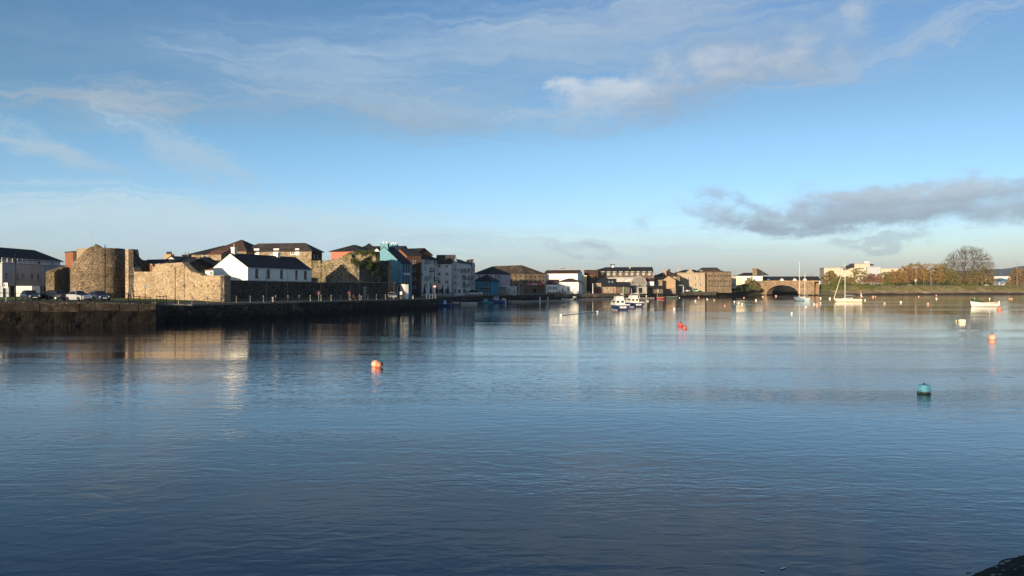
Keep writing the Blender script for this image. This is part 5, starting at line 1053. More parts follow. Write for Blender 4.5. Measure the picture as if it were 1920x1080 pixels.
# chain posts
def qpoint(t):
    pts = offs(QB, .35); seg = [hypot(pts[i + 1][0] - pts[i][0], pts[i + 1][1] - pts[i][1]) for i in range(3)]; d = t
    for i in range(3):
        if d <= seg[i] or i == 2: k = d / seg[i]; return (pts[i][0] + (pts[i + 1][0] - pts[i][0]) * k, pts[i][1] + (pts[i + 1][1] - pts[i][1]) * k, QBZ[i] + (QBZ[i + 1] - QBZ[i]) * k + .06)
        d -= seg[i]
ORD = ['first', 'second', 'third', 'fourth', 'fifth', 'sixth', 'seventh', 'eighth', 'ninth', 'tenth', 'eleventh', 'twelfth', 'thirteenth', 'fourteenth', 'fifteenth', 'sixteenth', 'seventeenth', 'eighteenth', 'nineteenth', 'twentieth', 'twenty-first', 'twenty-second', 'twenty-third']
PX = [335, 360, 389, 417, 443, 469, 494, 517, 540, 561, 582, 602, 621, 639, 657, 674, 690, 706, 723, 738, 752, 764]
pp = thing('chain_post', 'x', 'post', (0, 0, 0), 'chain posts along the stone quay'); g = G(); g.bar((0, 0, 0), (0, 0, 1.0), .08, 8, .065); g.build('shaft', POSTW, pp); g = G(); g.sphere((0, 0, 1.05), .11, 8, 6); g.build('knob', POSTW, pp)
def find_t(px):
    lo, hi = 0, 88
    for _ in range(40):
        m = (lo + hi) / 2; q_ = qpoint(m)
        if 960 + F * q_[0] / q_[1] < px: lo = m
        else: hi = m
    return lo
pos = [qpoint(find_t(px)) for px in PX]
for i, q_ in enumerate(pos):
    o = pp if i == 0 else copy_of(pp, '', 'chain posts along the stone quay'); place(o, *q_); o['label'] = f'{ORD[i]} slim chain post from the left along the stone quay'
for i in range(1, len(pos) - 1):
    a, b = Vector(pos[i]), Vector(pos[i + 1]); g = G(); n = 9; prev = None; pts = []
    for k_ in range(n + 1): t = k_ / n; p = a.lerp(b, t); pts.append((p.x, p.y, p.z + .92 - 1.9 * t * (1 - t)))
    g.tube(pts, .035, 5); tag(g.build('chain', POSTW, loc=tuple(a)), f'sagging chain between the {ORD[i]} and {ORD[i + 1]} posts', 'chain', 'chains between the quay posts')
bs = None
for px, lab in ((511.5, 'stout stone mooring bollard left of the cottage windows'), (676.8, 'stout stone mooring bollard beside the red easel'), (774.5, 'stout sunlit mooring bollard near the pier end')):
    q_ = qpoint(find_t(px)); 
    if bs is None: bs = thing('mooring_bollard', lab, 'bollard', (0, 0, 0), 'stone mooring bollards'); g = G(); g.lathe([(.2, 0), (.17, .65), (.24, .72), (.24, .85), (.12, .92)], (0, 0, 0), 12); g.build('shaft', CONC, bs); o = bs
    else: o = copy_of(bs, lab)
    place(o, *q_)
def ring(g, c, R, r, n=14, ax='y'):
    pts = [(c[0] + R * cos(2 * pi * i / n), c[1], c[2] + R * sin(2 * pi * i / n)) for i in range(n + 1)]; g.tube(pts, r, 5)
for px, lab in ((600.5, 'red lifebuoy housing below the tall lamp'), (657.5, 'red lifebuoy on its stand before the ruin')):
    q_ = qpoint(find_t(px)); k = thing('lifebuoy_stand', lab, 'lifebuoy', (0, 0, 0), 'lifebuoys on the stone quay'); g = G(); g.bar((0, 0, 0), (0, 0, 1.9), .05, 6); g.build('post', GALV, k); g = G(); ring(g, (0, -.1, 1.5), .26, .06); g.build('ring', RED, k); place(k, q_[0] - .5, q_[1] + .8, q_[2])
q_ = qpoint(find_t(664.5)); k = thing('easel', 'small red A-frame stand on the quay edge', 'stand', (0, 0, 0)); g = G(); [g.bar((s * .45, 0, 0), (0, 0, 1.15), .04, 5) for s in (-1, 1)]; g.bar((-.25, 0, .5), (.25, 0, .5), .03, 5); g.build('frame', REDW, k); place(k, q_[0] - .3, q_[1] + .3, q_[2])
def lamp(label, px, D, z0, ytop, style='plain', arm=1, m=IRON, group='lamp posts', r=.075, name='street_lamp', armlen=None, xy=None):
    x, y = xy or P(px, D); h = Zp(ytop, y) - z0; rt = thing(name, label, 'lamp post', (x, y, z0), group); g = G(); g.bar((x, y, z0), (x, y, z0 + h), r * 1.25, 8, r * .8); g.bar((x, y, z0), (x, y, z0 + 1), r * 1.8, 8, r * 1.4); g.build('pole', m, rt)
    if style == 'arm':
        s = arm; al = armlen or 1.5; g = G(); g.tube([(x, y, z0 + h - .1), (x + s * al * .4, y, z0 + h + .15), (x + s * al, y, z0 + h + .2)], r * .6, 6); g.build('arm', m, rt); g = G(); g.sphere((x + s * (al + .25), y, z0 + h + .14), .3, 8, 5, (1.3, .6, .35)); g.build('lamp_head', LAMPG if m is not IRON else GALV, rt)
    if style == 'hook':
        s = arm; g = G(); zz = z0 + h * .86; g.tube([(x, y, zz), (x + s * .7, y, zz + .06), (x + s * 1.3, y, zz - .05)], .04, 5); g.build('arm', m, rt); g = G(); g.lathe([(.1, .3), (.14, .15), (.34, 0), (.3, -.05)], (x + s * 1.3, y, zz - .35), 10); g.build('lamp_shade', m, rt)
    if style == 'double':
        for s in (-1, 1): g = G(); g.tube([(x, y, z0 + h - .1), (x + s * 1., y, z0 + h + .25), (x + s * 2.2, y, z0 + h + .3)], r * .6, 6); g.build('arm', m, rt); g = G(); g.sphere((x + s * 2.5, y, z0 + h + .25), .3, 8, 5, (1.6, .6, .4)); g.build('lamp_head', LAMPG, rt)
    if style == 'collar':
        g = G(); g.box(x - .3, y - .14, z0 + h * .42, x + .3, y + .14, z0 + h * .42 + .2); g.build('flower_bracket', m, rt); g = G(); g.sphere((x, y - .1, z0 + h * .82), .18, 6, 5); g.build('lamp_head', m, rt)
    return rt
lamp('black lamp post in front of the grey apartment block', 29, 118, 3.2, 475, 'collar'); lamp('tall black lamp post in front of the round tower', 197, 118, 3.0, 459, 'collar')
lamp('slim pale pole before the middle of the curtain wall', 328.5, 112, 2.6, 500, m=IRON, name='pole', r=.05)
lamp('thin pole before the second cottage window', 499.5, 128, 2.6, 497, m=IRON, name='pole', r=.04); lamp('thin pole between cottage windows four and five', 539.5, 134, 2.6, 505, m=IRON, name='pole', r=.04)
lamp('tall lamp pole left of the ruin', 602, 141, 2.6, 483, m=IRON, r=.07); lamp('short slender pole before the ruin shadow', 657, 152, 2.6, 531, m=IRON, name='pole', r=.04); lamp('thin pole at the ruin corner', 674, 156, 2.6, 500, m=IRON, name='pole', r=.035)
lamp('lamp post with hooked lamp before the turquoise gable', 730, 172, 2.6, 491, 'hook', 1, r=.09); lamp('lamp post with hooked lamp before the grey apartments', 782.5, 205, 2.6, 506, 'hook', 1, r=.09); lamp('lamp post with hooked lamp before the white apartments', 815, 206, 2.55, 500, 'hook', -1, r=.09); lamp('dark pole at the turquoise house corner', 747.5, 186, 2.6, 492, r=.05, name='pole')
lamp('dark lamp post rising before the apartment balconies', 854, 248, 2.55, 515, r=.1); lamp('pale mast pole before the warehouse front', 973.5, 286, 2.6, 530, m=GALV, r=.1, name='pole'); lamp('white pole before the red door shed', 1111.5, 352, 2.5, 531, m=WFR, r=.15, name='pole')
lamp('white globe lamp left of the white pole', 1107.5, 356, 2.5, 538, m=IRON, r=.06); g = G(); 
lamp('lamp post above the narrow cream annexe', 1377.5, 500, 4, 507, 'arm', -1, GALV, r=.12, armlen=1.6); lamp('lamp post before the modern house tower', 1429, 548, 9.4, 503, 'arm', -1, GALV, r=.12, armlen=1.6)
lamp('causeway lamp before the cream mall left end', 0, 0, 7.2, 499, 'arm', -1, GALV, r=.14, armlen=2.2, xy=RBpx(1553.5, 44)); lamp('causeway lamp near the cream yacht mast', 0, 0, 7.2, 500, 'arm', 1, GALV, r=.12, armlen=2., xy=RBpx(1576.5, 48))
lamp('pale lamp post before the orange trees with white sign', 0, 0, 7.2, 497, 'arm', -1, POSTW, r=.2, armlen=2.6, xy=RBpx(1717.5, 34)); lamp('pale double headed lamp post before the golden trees', 0, 0, 7.2, 494, 'double', 1, POSTW, r=.2, xy=RBpx(1745.5, 34))
lamp('pale tall lamp post at the far right edge', 0, 0, 7.2, 491, 'arm', -1, POSTW, r=.2, armlen=4., xy=RBpx(1907, 34)); lamp('small pale lamp behind the huge bare tree', 0, 0, 7.2, 510, 'plain', 1, POSTW, r=.14, xy=RBpx(1841, 40)); lamp('small thin lamp pole between the golden trees', 0, 0, 7.2, 510, 'plain', 1, POSTW, r=.1, xy=RBpx(1732, 42)); lamp('small dark lamp before the white depot', 0, 0, 7.2, 508, 'plain', 1, GALV, r=.1, xy=RBpx(1877, 42))
def sign(label, px, D, z0, ytop, w, h, m, round_=False, mark=None, pm=GALV, name='road_sign', xy=None):
    x, y = xy or P(px, D); zt = Zp(ytop, y); k = thing(name, label, 'sign', (x, y, z0), 'signs'); g = G(); g.bar((x, y, z0), (x, y, zt), .04, 6); g.build('pole', pm, k); g = G()
    if round_: g.lathe([(w / 2, -.05), (w / 2, -.02)], (x, y, zt - h / 2), 16, 'y')
    else: g.box(x - w / 2, y - .07, zt - h, x + w / 2, y - .045, zt)
    p = g.build('plate', m, k)
    if mark: mark(x, y - .075, zt - h / 2, p)
    return k
def mk_arrow(x, y, z, p):
    g = G(); 
    for pts in ([(-.2, .22), (-.08, .22), (-.08, -.22), (-.2, -.22)], [(-.06, 0), (.16, .24), (.16, .1), (.04, 0)], [(-.06, 0), (.04, 0), (.16, -.1), (.16, -.24)]): g.add([(x + u, y, z + v) for u, v in pts], [(0, 1, 2, 3)])
    g.build('symbol', IRON, p, recalc=False)
sign('white square sign with dark symbol above the left railing', 11.3, 96.5, 3.3, 530.3, .5, .68, WFR, mark=mk_arrow); sign('round dark sign plate facing away by the quay steps', 272, 105, 2.8, 533, .5, .5, DFR, True, pm=IRON)
sign('red and white round sign by the pier end', 815, 195, 2.5, 534, .9, .9, RED, True, mark=lambda x, y, z, p: (lambda g: (g.box(x - .32, y - .01, z - .09, x + .32, y, z + .09), g.build('bar', WFR, p)))(G()))
sign('white notice plate low on the orange tree lamp', 0, 0, 7.2, 524, 1.2, 1.6, WFR, name='notice', xy=RBpx(1716.5, 32)); sign('small white notice on a dark post before the ruined quay end', 752, 171, 2.55, 547, .5, .65, WFR, name='notice', pm=IRON)
sign('white notice on the inner quay beside stair tower', 866, 252, 2.55, 540, .9, 1.8, WFR, name='notice')
# closed parasols
up = thing('parasol', 'x', 'parasol', (0, 0, 0), 'closed navy parasols on the terrace'); g = G(); g.bar((0, 0, 0), (0, 0, 3.9), .04, 6); g.build('pole', IRON, up); g = G()
g.lathe([(.28, 1.0), (.42, 1.15), (.36, 1.7), (.24, 2.6), (.12, 3.4), (.03, 3.85)], (0, 0, 0), 10); g.build('canopy', NAVY, up)
for i, (px, D) in enumerate(((784, 208), (796, 212), (808, 216), (819, 219), (829.5, 232), (840, 236))):
    o = up if i == 0 else copy_of(up, '', 'closed navy parasols on the terrace'); place(o, *P(px, D), 2.5); o['label'] = f'{ORD[i]} closed navy parasol from the left on the terrace'
rail_run('terrace_railing', 'dark railing round the terrace below the parasols', P(772, 202), P(803, 217), 2.6, 2.55, 1.1, 6, bal=40)
rail_run('terrace_railing', 'dark quayside railing before the white apartments', P(806, 220), P(850, 240), 2.55, 2.55, 1.1, 8, bal=60)
rail_run('terrace_railing', 'grey railing ending at the pier head ladder', P(800, 184), P(817, 187), 2.5, 2.5, 1.1, 3, m=GALV)
rail_run('terrace_railing', 'pale railing along the inner quay by the warehouse', P(905, 264), P(982, 294), 2.66, 2.66, 1.0, 14, m=GALV)
rail_run('terrace_railing', 'pale railing before the white quayside house', P(1040, 325), P(1105, 342), 2.56, 2.56, 1.0, 10, m=GALV)

# ---------------------------------------------------------------- boats
def hull(g, L, B, fb, dr=.25, bow=1.35, n=16, rake=.5, tr=.75, flare=1.0):
    rows = []
    for i in range(n + 1):
        t = i / n; s = max(.02, (sin(pi * min(1, (1 - t) * .9 + .08)) ** .6 if t > .45 else tr + (1 - tr) * sin(pi * t / .9) ** .8)) if False else None
        w = B / 2 * (tr + (1 - tr) * (t / .45) ** .7 if t < .45 else max(.015, (1 - ((t - .45) / .55) ** 2.3)))
        x = -L / 2 + L * t; z = fb * (1 + (bow - 1) * t ** 2.2 + .06 * (1 - t) ** 2); xr = rake * t ** 4
        rows.append([(x - xr * 1.3, 0, -dr * (1 - t ** 3)), (x - xr * .8, -w * .62, -dr * .4 * (1 - t ** 3)), (x - xr * .4, -w * .88, z * .4), (x, -w * flare, z), (x, 0, z + .02), (x, w * flare, z), (x - xr * .4, w * .88, z * .4), (x - xr * .8, w * .62, -dr * .4 * (1 - t ** 3)), (x - xr * 1.3, 0, -dr * (1 - t ** 3))])
    g.grid(rows); g.poly(*rows[0][:-1]); return rows
def sheer_band(rows, z0f, z1f, o):
    g = G(); A = []
    for sgn, i0, i1 in ((-1, 2, 3), (1, 6, 5)):
        a = []; b = []
        for r in rows:
            p, q_ = Vector(r[i0]), Vector(r[i1]); a.append(p.lerp(q_, z0f) + Vector((0, sgn * o, 0))); b.append(p.lerp(q_, z1f) + Vector((0, sgn * o, 0)))
        g.grid([a, b])
    return g
def boat_cruiser(label, px, wy, rz, seed=0):
    D = DW(wy); rt = thing('cabin_cruiser', label, 'boat', (0, 0, 0), 'moored motor boats'); g = G(); rows = hull(g, 8.2, 3.5, 1.15, .35, 1.25, rake=1.2, tr=.92); g.build('hull', BOATN, rt, recalc=True)
    sheer_band(rows, -.62, -.45, .012).build('waterline_stripe', BOATW, rt, recalc=False); 
    g = G(); rr = [(r[3], r[5]) for r in rows]; g.grid([[(x[0][0], x[0][1] - .05, x[0][2] - .1) for x in rr], [(x[0][0], x[0][1] - .05, x[0][2] + .1) for x in rr]]); g.grid([[(x[1][0], x[1][1] + .05, x[1][2] - .1) for x in rr], [(x[1][0], x[1][1] + .05, x[1][2] + .1) for x in rr]]); x = rr[0]; g.grid([[(x[0][0] - .04, x[0][1], x[0][2] - .1), (x[1][0] - .04, x[1][1], x[1][2] - .1)], [(x[0][0] - .04, x[0][1], x[0][2] + .1), (x[1][0] - .04, x[1][1], x[1][2] + .1)]]); g.build('gunwale', BOATW, rt, recalc=False)
    def cab(g, x0, x1, z0, z1, w0, w1, s0, s1): g.add([(x0, -w0, z0), (x1, -w0, z0), (x1, w0, z0), (x0, w0, z0), (x0 + s0, -w1, z1), (x1 - s1, -w1, z1), (x1 - s1, w1, z1), (x0 + s0, w1, z1)], [(0, 3, 2, 1), (4, 5, 6, 7), (0, 1, 5, 4), (1, 2, 6, 5), (2, 3, 7, 6), (3, 0, 4, 7)])
    g = G(); cab(g, -1.8, 2.7, 1.15, 2.35, 1.22, 1.05, .05, 1.5); cb = g.build('cabin', BOATW, rt)
    g = G(); cab(g, -1.5, .9, 2.35, 3.15, .95, .85, -.05, .6); g.build('wheelhouse', BOATW, rt); g = G(); cab(g, -1.75, .95, 3.15, 3.3, 1.05, .95, 0, .1); g.build('wheelhouse_roof', GREYC, rt)
    for s in (-.55, .55): w = G(); w.box(-1.83, s - .28, 1.65, -1.76, s + .28, 2.15); w.build('window', GLASS, cb)
    for s in (-1, 1): w = G(); w.add([(-1.1, s * 1.17, 1.75), (1., s * 1.17, 1.75), (.8, s * 1.12, 2.15), (-1.0, s * 1.12, 2.15)], [(0, 1, 2, 3)]); w.build('window', GLASS, cb, recalc=False)
    g = G(); g.box(-4.18, -.75, .45, -4.13, .75, .85); nb = g.build('name_board', WFR, rt); g = G(); [g.box(-4.2, -.55 + i * .16, .56, -4.181, -.47 + i * .16, .74) for i in range(7)]; g.build('lettering', BOATN, nb)
    g = G(); g.bar((-1., -.95, 3.2), (-1., -.95, 5.4 + seed * .2), .04, 6); [g.bar((-1., -.95, z), (-1., -.65, z + .1), .02, 4) for z in (4.2, 5.)]; g.build('aerial', WFR, rt); g = G(); g.lathe([(.28, 0), (.3, .1), (.2, .2)], (-.9, -.6, 3.6), 10); g.build('radar', WFR, rt)
    g = G()
    for s in (-1, 1): g.tube([(-4., s * 1.55, 1.2), (-4., s * 1.55, 1.75), (-2., s * 1.6, 1.85)], .025, 5)
    g.build('stern_rail', CHROME, rt); g = G(); g.box(-4.32, .9, -.15, -4.05, 1.15, .45); g.build('rudder', RUBBER, rt)
    if seed:
        g = G(); 
        for s in (-1, 1): g.tube([(-1.9, s * 1.35, 2.3), (-1.6, s * 1.15, 3.4), (-1.4, s * .9, 3.6)], .06, 6); g.bar((-1.5, s * .95, 3.5), (-1.5, s * .95, 5.), .035, 5)
        g.bar((-1.4, -.9, 3.6), (-1.4, .9, 3.6), .06, 6); g.build('arch', WFR, rt)
    x, y = P(px, D); place(rt, x, y, 0, rz); return rt
boat_cruiser('navy hulled cabin cruiser nearest the camera with white wheelhouse', 1159, 580.5, radians(98), 0)
boat_cruiser('navy hulled cabin cruiser with twin white aerials behind its neighbour', 1186, 575, radians(104), 1)
def sailboat(label, px, wy, rz, m, L, B, mast, mizzen=None, sailc=GREYC, ensign=False, furl=True, fb=1.0):
    D = DW(wy); rt = thing('sailing_boat', label, 'boat', (0, 0, 0), 'moored sailing boats'); g = G(); rows = hull(g, L, B, fb, .4, 1.3, rake=1.5, tr=.72); g.build('hull', m, rt, smooth=False); sheer_band(rows, -.5, -.36, .012).build('boot_stripe', ANTI, rt, recalc=False); sheer_band(rows, .72, .82, .012).build('sheer_stripe', BOATN, rt, recalc=False)
    g = G(); g.add([(-L * .18, -B * .28, fb), (L * .22, -B * .2, fb + .12), (L * .22, B * .2, fb + .12), (-L * .18, B * .28, fb), (-L * .16, -B * .24, fb + .5), (L * .1, -B * .17, fb + .45), (L * .1, B * .17, fb + .45), (-L * .16, B * .24, fb + .5)], [(0, 1, 5, 4), (1, 2, 6, 5), (2, 3, 7, 6), (3, 0, 4, 7), (4, 5, 6, 7), (0, 3, 2, 1)]); c = g.build('cabin', BOATW, rt)
    for s in (-1, 1): w = G(); w.add([(-L * .12, s * (B * .27), fb + .2), (L * .06, s * (B * .225), fb + .2), (L * .05, s * (B * .205), fb + .38), (-L * .12, s * B * .25, fb + .38)], [(0, 1, 2, 3)]); w.build('window', GLASS, c, recalc=False)
    def mst(x, h, boom, lab='mast'):
        g = G(); g.bar((x, 0, fb), (x, 0, h), .15, 8, .1); o = g.build(lab, ALU, rt); s = G(); s.bar((x, -.9, h * .62), (x, .9, h * .62), .035, 5); s.build('spreader', ALU, o)
        b = G(); b.bar((x - .1, 0, fb + 1.15), (x - boom, 0, fb + 1.2), .07, 6); bo = b.build('boom', ALU, rt); sc_ = G(); sc_.bar((x - .15, 0, fb + 1.35), (x - boom * .95, 0, fb + 1.33), .3, 8, .18); sc_.build('sail_cover', sailc, bo)
        r = G(); [r.bar((x, 0, h - .2), (x + dx, s * B * .4, fb), .012, 3) for s in (-1, 1) for dx in (-.3,)]; r.bar((x, 0, h), (-L / 2, 0, fb + .1), .012, 3); r.build('rigging', GALV, rt)
    mst(L * .08, mast, L * .36)
    if mizzen: mst(-L * .33, mizzen, L * .18, 'mizzen_mast')
    if furl: g = G(); g.bar((L * .48, 0, fb * 1.35), (L * .1, 0, mast * .95), .10, 6, .05); g.build('furled_jib', BOATC, rt)
    g = G()
    for s in (-1, 1):
        pr = None
        for t in (.02, .2, .4, .6, .8, .97): i = int(t * 16); p = rows[i][3 if s < 0 else 5]; g.bar(p, (p[0], p[1], p[2] + .6), .02, 4); pr and g.bar(pr, (p[0], p[1], p[2] + .6), .015, 4); pr = (p[0], p[1], p[2] + .6)
    g.build('guard_rail', CHROME, rt)
    if ensign: g = G(); g.bar((-L * .47, 0, fb), (-L * .5, 0, fb + 3.2), .03, 5); f_ = g.build('flagstaff', WFR, rt); g = G(); g.grid([[(-L * .5 - .02 * i, .06 * sin(i * 2), fb + 2.6 - .1 * i) for i in range(5)], [(-L * .5 + .1 - .12 * i, .06 * sin(i * 2 + 1), fb + 1.2 - .1 * i) for i in range(5)]]); g.build('flag', BOATC, f_, recalc=False)
    x, y = P(px, D); place(rt, x, y, 0, rz); return rt
sailboat('light blue two masted ketch moored before the bridge', 1501, 564, radians(97), BOATL, 10.5, 3.6, 16., 11.2, furl=False, fb=1.15)
sailboat('cream hulled sailing yacht with leaning furled jib', 1588.5, 565.8, radians(176), BOATC, 10.1, 3.2, 14.6, None, ensign=True)
# white open boat with green cover
D_ = DW(575); rt = thing('open_boat', 'white wooden open boat with green bow cover', 'boat', (0, 0, 0)); g = G(); rows = hull(g, 7.9, 2.5, .85, .3, 1.75, rake=.5, tr=.6); g.build('hull', BOATW, rt); g = G()
g.add([(3.8, 0, 2.35), (3.4, -.5, 1.5), (.9, -1.1, 1.0), (.9, 1.1, 1.0), (3.4, .5, 1.5), (1.0, 0, 1.6)], [(0, 1, 2, 5), (0, 5, 3, 4), (2, 3, 5)]); g.build('bow_cover', GREENC, rt); g = G(); g.bar((3.7, 0, 1.2), (4.1, 0, 2.6), .09, 6, .05); g.build('stem_post', WOOD, rt)
for x0 in (-2.6, -1., .4): g = G(); g.box(x0, -1, .72, x0 + .35, 1, .78); g.build('thwart', BOATC, rt)
g = G(); g.bar((-1.5, 0, .7), (-1.5, 0, 2.3), .04, 6); g.box(-1.65, -.06, 2., -1.35, .06, 2.4); g.build('mast_light', WFR, rt); g = G(); g.bar((2.7, 0, 1.2), (2.7, 0, 2.5), .05, 6); g.build('post', WFR, rt); g = G(); g.box(-4.3, -.2, .5, -3.9, .2, 1.5); g.build('outboard', BOATW, rt)
g = G(); g.bar((.9, .5, 1.0), (-3., .7, 1.15), .07, 6); g.bar((.9, .4, 1.05), (-2.4, .6, 1.2), .04, 6); g.build('oars', BOATC, rt); sheer_band(rows, -.6, -.5, .01).build('boot_stripe', BOATN, rt, recalc=False)
place(rt, *P(1845.5, D_), 0, radians(182))
def small_boat(label, px, wy, rz, m, L=5., B=1.9, cab=None, cm=None, D=None, fb=.6, name='small_boat', z=0.):
    D = D or DW(wy); rt = thing(name, label, 'boat', (0, 0, 0), 'small boats moored along the quay'); g = G(); rows = hull(g, L, B, fb, .2, 1.35, rake=.5, tr=.8); g.build('hull', m, rt); sheer_band(rows, .75, 1., .02).build('gunwale', cm or BOATW, rt, recalc=False)
    if cab:
        h = cab; g = G(); g.add([(-L * .08, -B * .36, fb), (L * .28, -B * .28, fb), (L * .28, B * .28, fb), (-L * .08, B * .36, fb), (-L * .06, -B * .3, fb + h), (L * .12, -B * .26, fb + h), (L * .12, B * .26, fb + h), (-L * .06, B * .3, fb + h)], [(0, 1, 5, 4), (1, 2, 6, 5), (2, 3, 7, 6), (3, 0, 4, 7), (4, 5, 6, 7), (0, 3, 2, 1)]); c = g.build('cabin', cm or BOATW, rt)
        g = G(); g.box(-L * .04, -B * .345, fb + h * .5, L * .1, B * .345, fb + h * .82); g.build('window', GLASS, c)
    else:
        for x0 in (-.25, .1): g = G(); g.box(L * x0, -B * .4, fb - .12, L * x0 + .25, B * .4, fb - .06); g.build('thwart', WOOD, rt)
    g = G(); g.box(-L / 2 - .3, -.15, 0, -L / 2, .15, fb + .35); g.build('outboard', RUBBER, rt); x, y = P(px, D); place(rt, x, y, z, rz); return rt
BLB = paint('bright_blue_gelcoat', (.03, .12, .30)); TQB = paint('teal_gelcoat', (.06, .26, .32)); REDG = paint('red_gelcoat', (.40, .03, .03)); GRN = paint('green_gelcoat', (.03, .07, .05))
small_boat('dark blue boat tucked behind the pier end', 832, 574, radians(150), BLB, 6, 2.2, 1., BLB); small_boat('white motor boat with navy canopy by the inner quay wall', 871, 571, radians(188), BOATW, 8, 2.6, 1.5, NAVY, fb=.8)
small_boat('dark dinghy right of the white motor boat', 892, 570, radians(185), GRN, 3.5); small_boat('low cream dinghy left of the teal boat', 901, 567.5, radians(180), BOATC, 3.2, fb=.4); small_boat('teal half cabin boat below the blue pub', 912, 569, radians(200), TQB, 4.6, 2, 1., TQB)
small_boat('grey dinghy under the quay wall between white boat and pier end', 849, 572, radians(172), GREYC, 4.2, fb=.5); small_boat('cream half cabin boat right of the royal blue boat', 946, 566.5, radians(178), BOATC, 4.8, 1.9, .8, BOATW, fb=.6); small_boat('royal blue cabin boat with white stripe before the mauve house', 932.5, 567.5, radians(175), BLB, 7, 2.4, 1.3, BLB, fb=.9); small_boat('red inflatable tender on the pontoon', 969, 566, radians(180), REDG, 4.2, fb=.5); small_boat('small red and white dinghy right of the red tender', 983, 566, radians(0), REDG, 3.6, fb=.4, cab=None)
small_boat('black dinghy left of the red tender', 957, 566, radians(170), RUBBER, 3.2, fb=.4); small_boat('pale open workboat below the white quayside house', 1064, 563, radians(176), BOATW, 5.2, 1.9, fb=.6); small_boat('small dark and white launch right of the pale workboat', 1076, 562.5, radians(100), GRN, 4.2, 1.9, 1., BOATW)
small_boat('bright red rowing boat below the tan gabled shed', 1239, 559.5, radians(4), REDG, 4.2, fb=.6); small_boat('dark clinker boat with small mast right of the red rowing boat', 1260, 558.6, radians(4), GRN, 6.4, 2, fb=.6)
small_boat('brown dinghy below the white boathouse pier', 1199, 559.5, radians(10), WOOD, 3.6, fb=.4)
# dry-stored boats on the quay
def ashore(label, px, D, z, m, L, rz): o = small_boat(label, px, 0, rz, m, L, 2., D=D, fb=.7, z=z + .35); o['group'] = 'boats standing ashore'; return o
ashore('white hull lying ashore before the glazed porch', 1037, 331, 2.6, BOATW, 5.5, radians(182)); ashore('second white boat ashore before the white house', 1048, 333, 2.6, BOATW, 4., radians(170)); ashore('dark red boat lying ashore left of the workboat', 1035, 327, 2.2, REDW, 4.5, radians(180)); ashore('small white upturned boat on the far quay edge', 1058, 336, 2.6, BOATW, 3, radians(10))
# pontoons with white piles
def pontoon(label, pts, w=1.6):
    rt = thing('pontoon', label, 'pontoon', (*pts[0], 0)); g = G(); a = offs(pts, -w / 2); b = offs(pts, w / 2)
    for i in range(len(pts) - 1): g.add([(*a[i], .05), (*a[i + 1], .05), (*b[i + 1], .05), (*b[i], .05), (*a[i], .5), (*a[i + 1], .5), (*b[i + 1], .5), (*b[i], .5)], [(0, 3, 2, 1), (4, 5, 6, 7), (0, 1, 5, 4), (1, 2, 6, 5), (2, 3, 7, 6), (3, 0, 4, 7)])
    g.build('deck', CONC, rt); return rt
pontoon('long floating pontoon below the stone warehouse', [P(955, DW(567)), P(985, DW(566.5)), P(1015, DW(565)), P(1058, DW(564.3))]); pontoon('floating pontoon below the red door sheds', [P(1080, DW(562.5)), P(1150, DW(560.3)), P(1225, DW(559.3))])
pl_ = None
for i, (px, wy, ty, lab) in enumerate(((1012.5, 566, 556.5, 'tall white pontoon pile right of the warehouse'), (1027, 564.5, 556, 'white pontoon pile below the glazed porch'), (948, 568, 561, 'short pale pile right of the royal blue boat'), (1080.5, 562, 555, 'pale pile at the left end of the second pontoon'), (1117, 561, 556.5, 'small pale pile below the red door shed'), (1212, 559.3, 553, 'white pile right of the navy cruisers'), (1232.8, 559, 541, 'tall pale pile left of the red rowing boat'), (1185, 560, 554, 'white pile behind the twin aerial cruiser'))):
    D = DW(wy); g = G(); x, y = P(px, D); zt = Zp(ty, D); rr_ = .13 if px == 1232.8 else .2; g.lathe([(rr_, -1), (rr_, zt - .15), (.05, zt)], (x, y, 0), 10); tag(g.build('pile', POSTW if px == 1232.8 else WFR, loc=(x, y, 0)), lab, 'pile', 'white pontoon piles')

# ---------------------------------------------------------------- buoys
BO = paint('orange_buoy', (.66, .20, .11), .5); BP = paint('faded_pink_buoy', (.78, .36, .24), .5); BR_ = paint('red_buoy', (.60, .06, .035), .4); BW = paint('white_buoy', (.80, .77, .72), .45); BY = paint('yellow_buoy', (.72, .65, .30), .5); BTQ = None
def buoy(label, px, wy, wpx, m, kind='ball', grp='small mooring buoys'):
    D = DW(wy); r = wpx / 2 * D / F; x, y = P(px, D); rt = thing('mooring_buoy', label, 'buoy', (x, y, 0), grp); g = G()
    if kind == 'ball': g.sphere((x, y, r * .55), r, 18, 12, (1, 1, .95))
    else: g.lathe([(r * .6, -.3), (r * .95, -.2), (r, 0), (r, r * 1.0), (r * .9, r * 1.15), (r * .5, r * 1.2)], (x, y, 0), 16)
    g.build('float', m, rt, smooth=True)
    if wpx > 6: g = G(); g.lathe([(r * .12, 0), (r * .12, r * .3)], (x, y, r * 1.42), 8); g.lathe([(r * 1.0, 0), (r * 1.02, .04)], (x, y, .02), 18) if False else None; ring(g, (x, y, r * 1.8), r * .16, r * .05, 8); g.build('eye', RUBBER, rt)
    return rt
b = buoy('large faded orange buoy nearest the camera left of centre', 704, 687, 16, BP, grp='large buoys')
D_ = DW(688.5); x, y = P(711, D_); k = thing('mooring_buoy', 'smaller orange buoy leaning against the large faded one', 'buoy', (x, y, 0), 'large buoys'); g = G(); g.sphere((x, y - .1, .16), .2, 14, 10, (1.1, 1, 1)); g.build('float', BO, k, smooth=True); g = G(); g.sphere((x + .14, y - .12, .2), .13, 10, 8); g.build('cap', RUBBER, k, smooth=True)
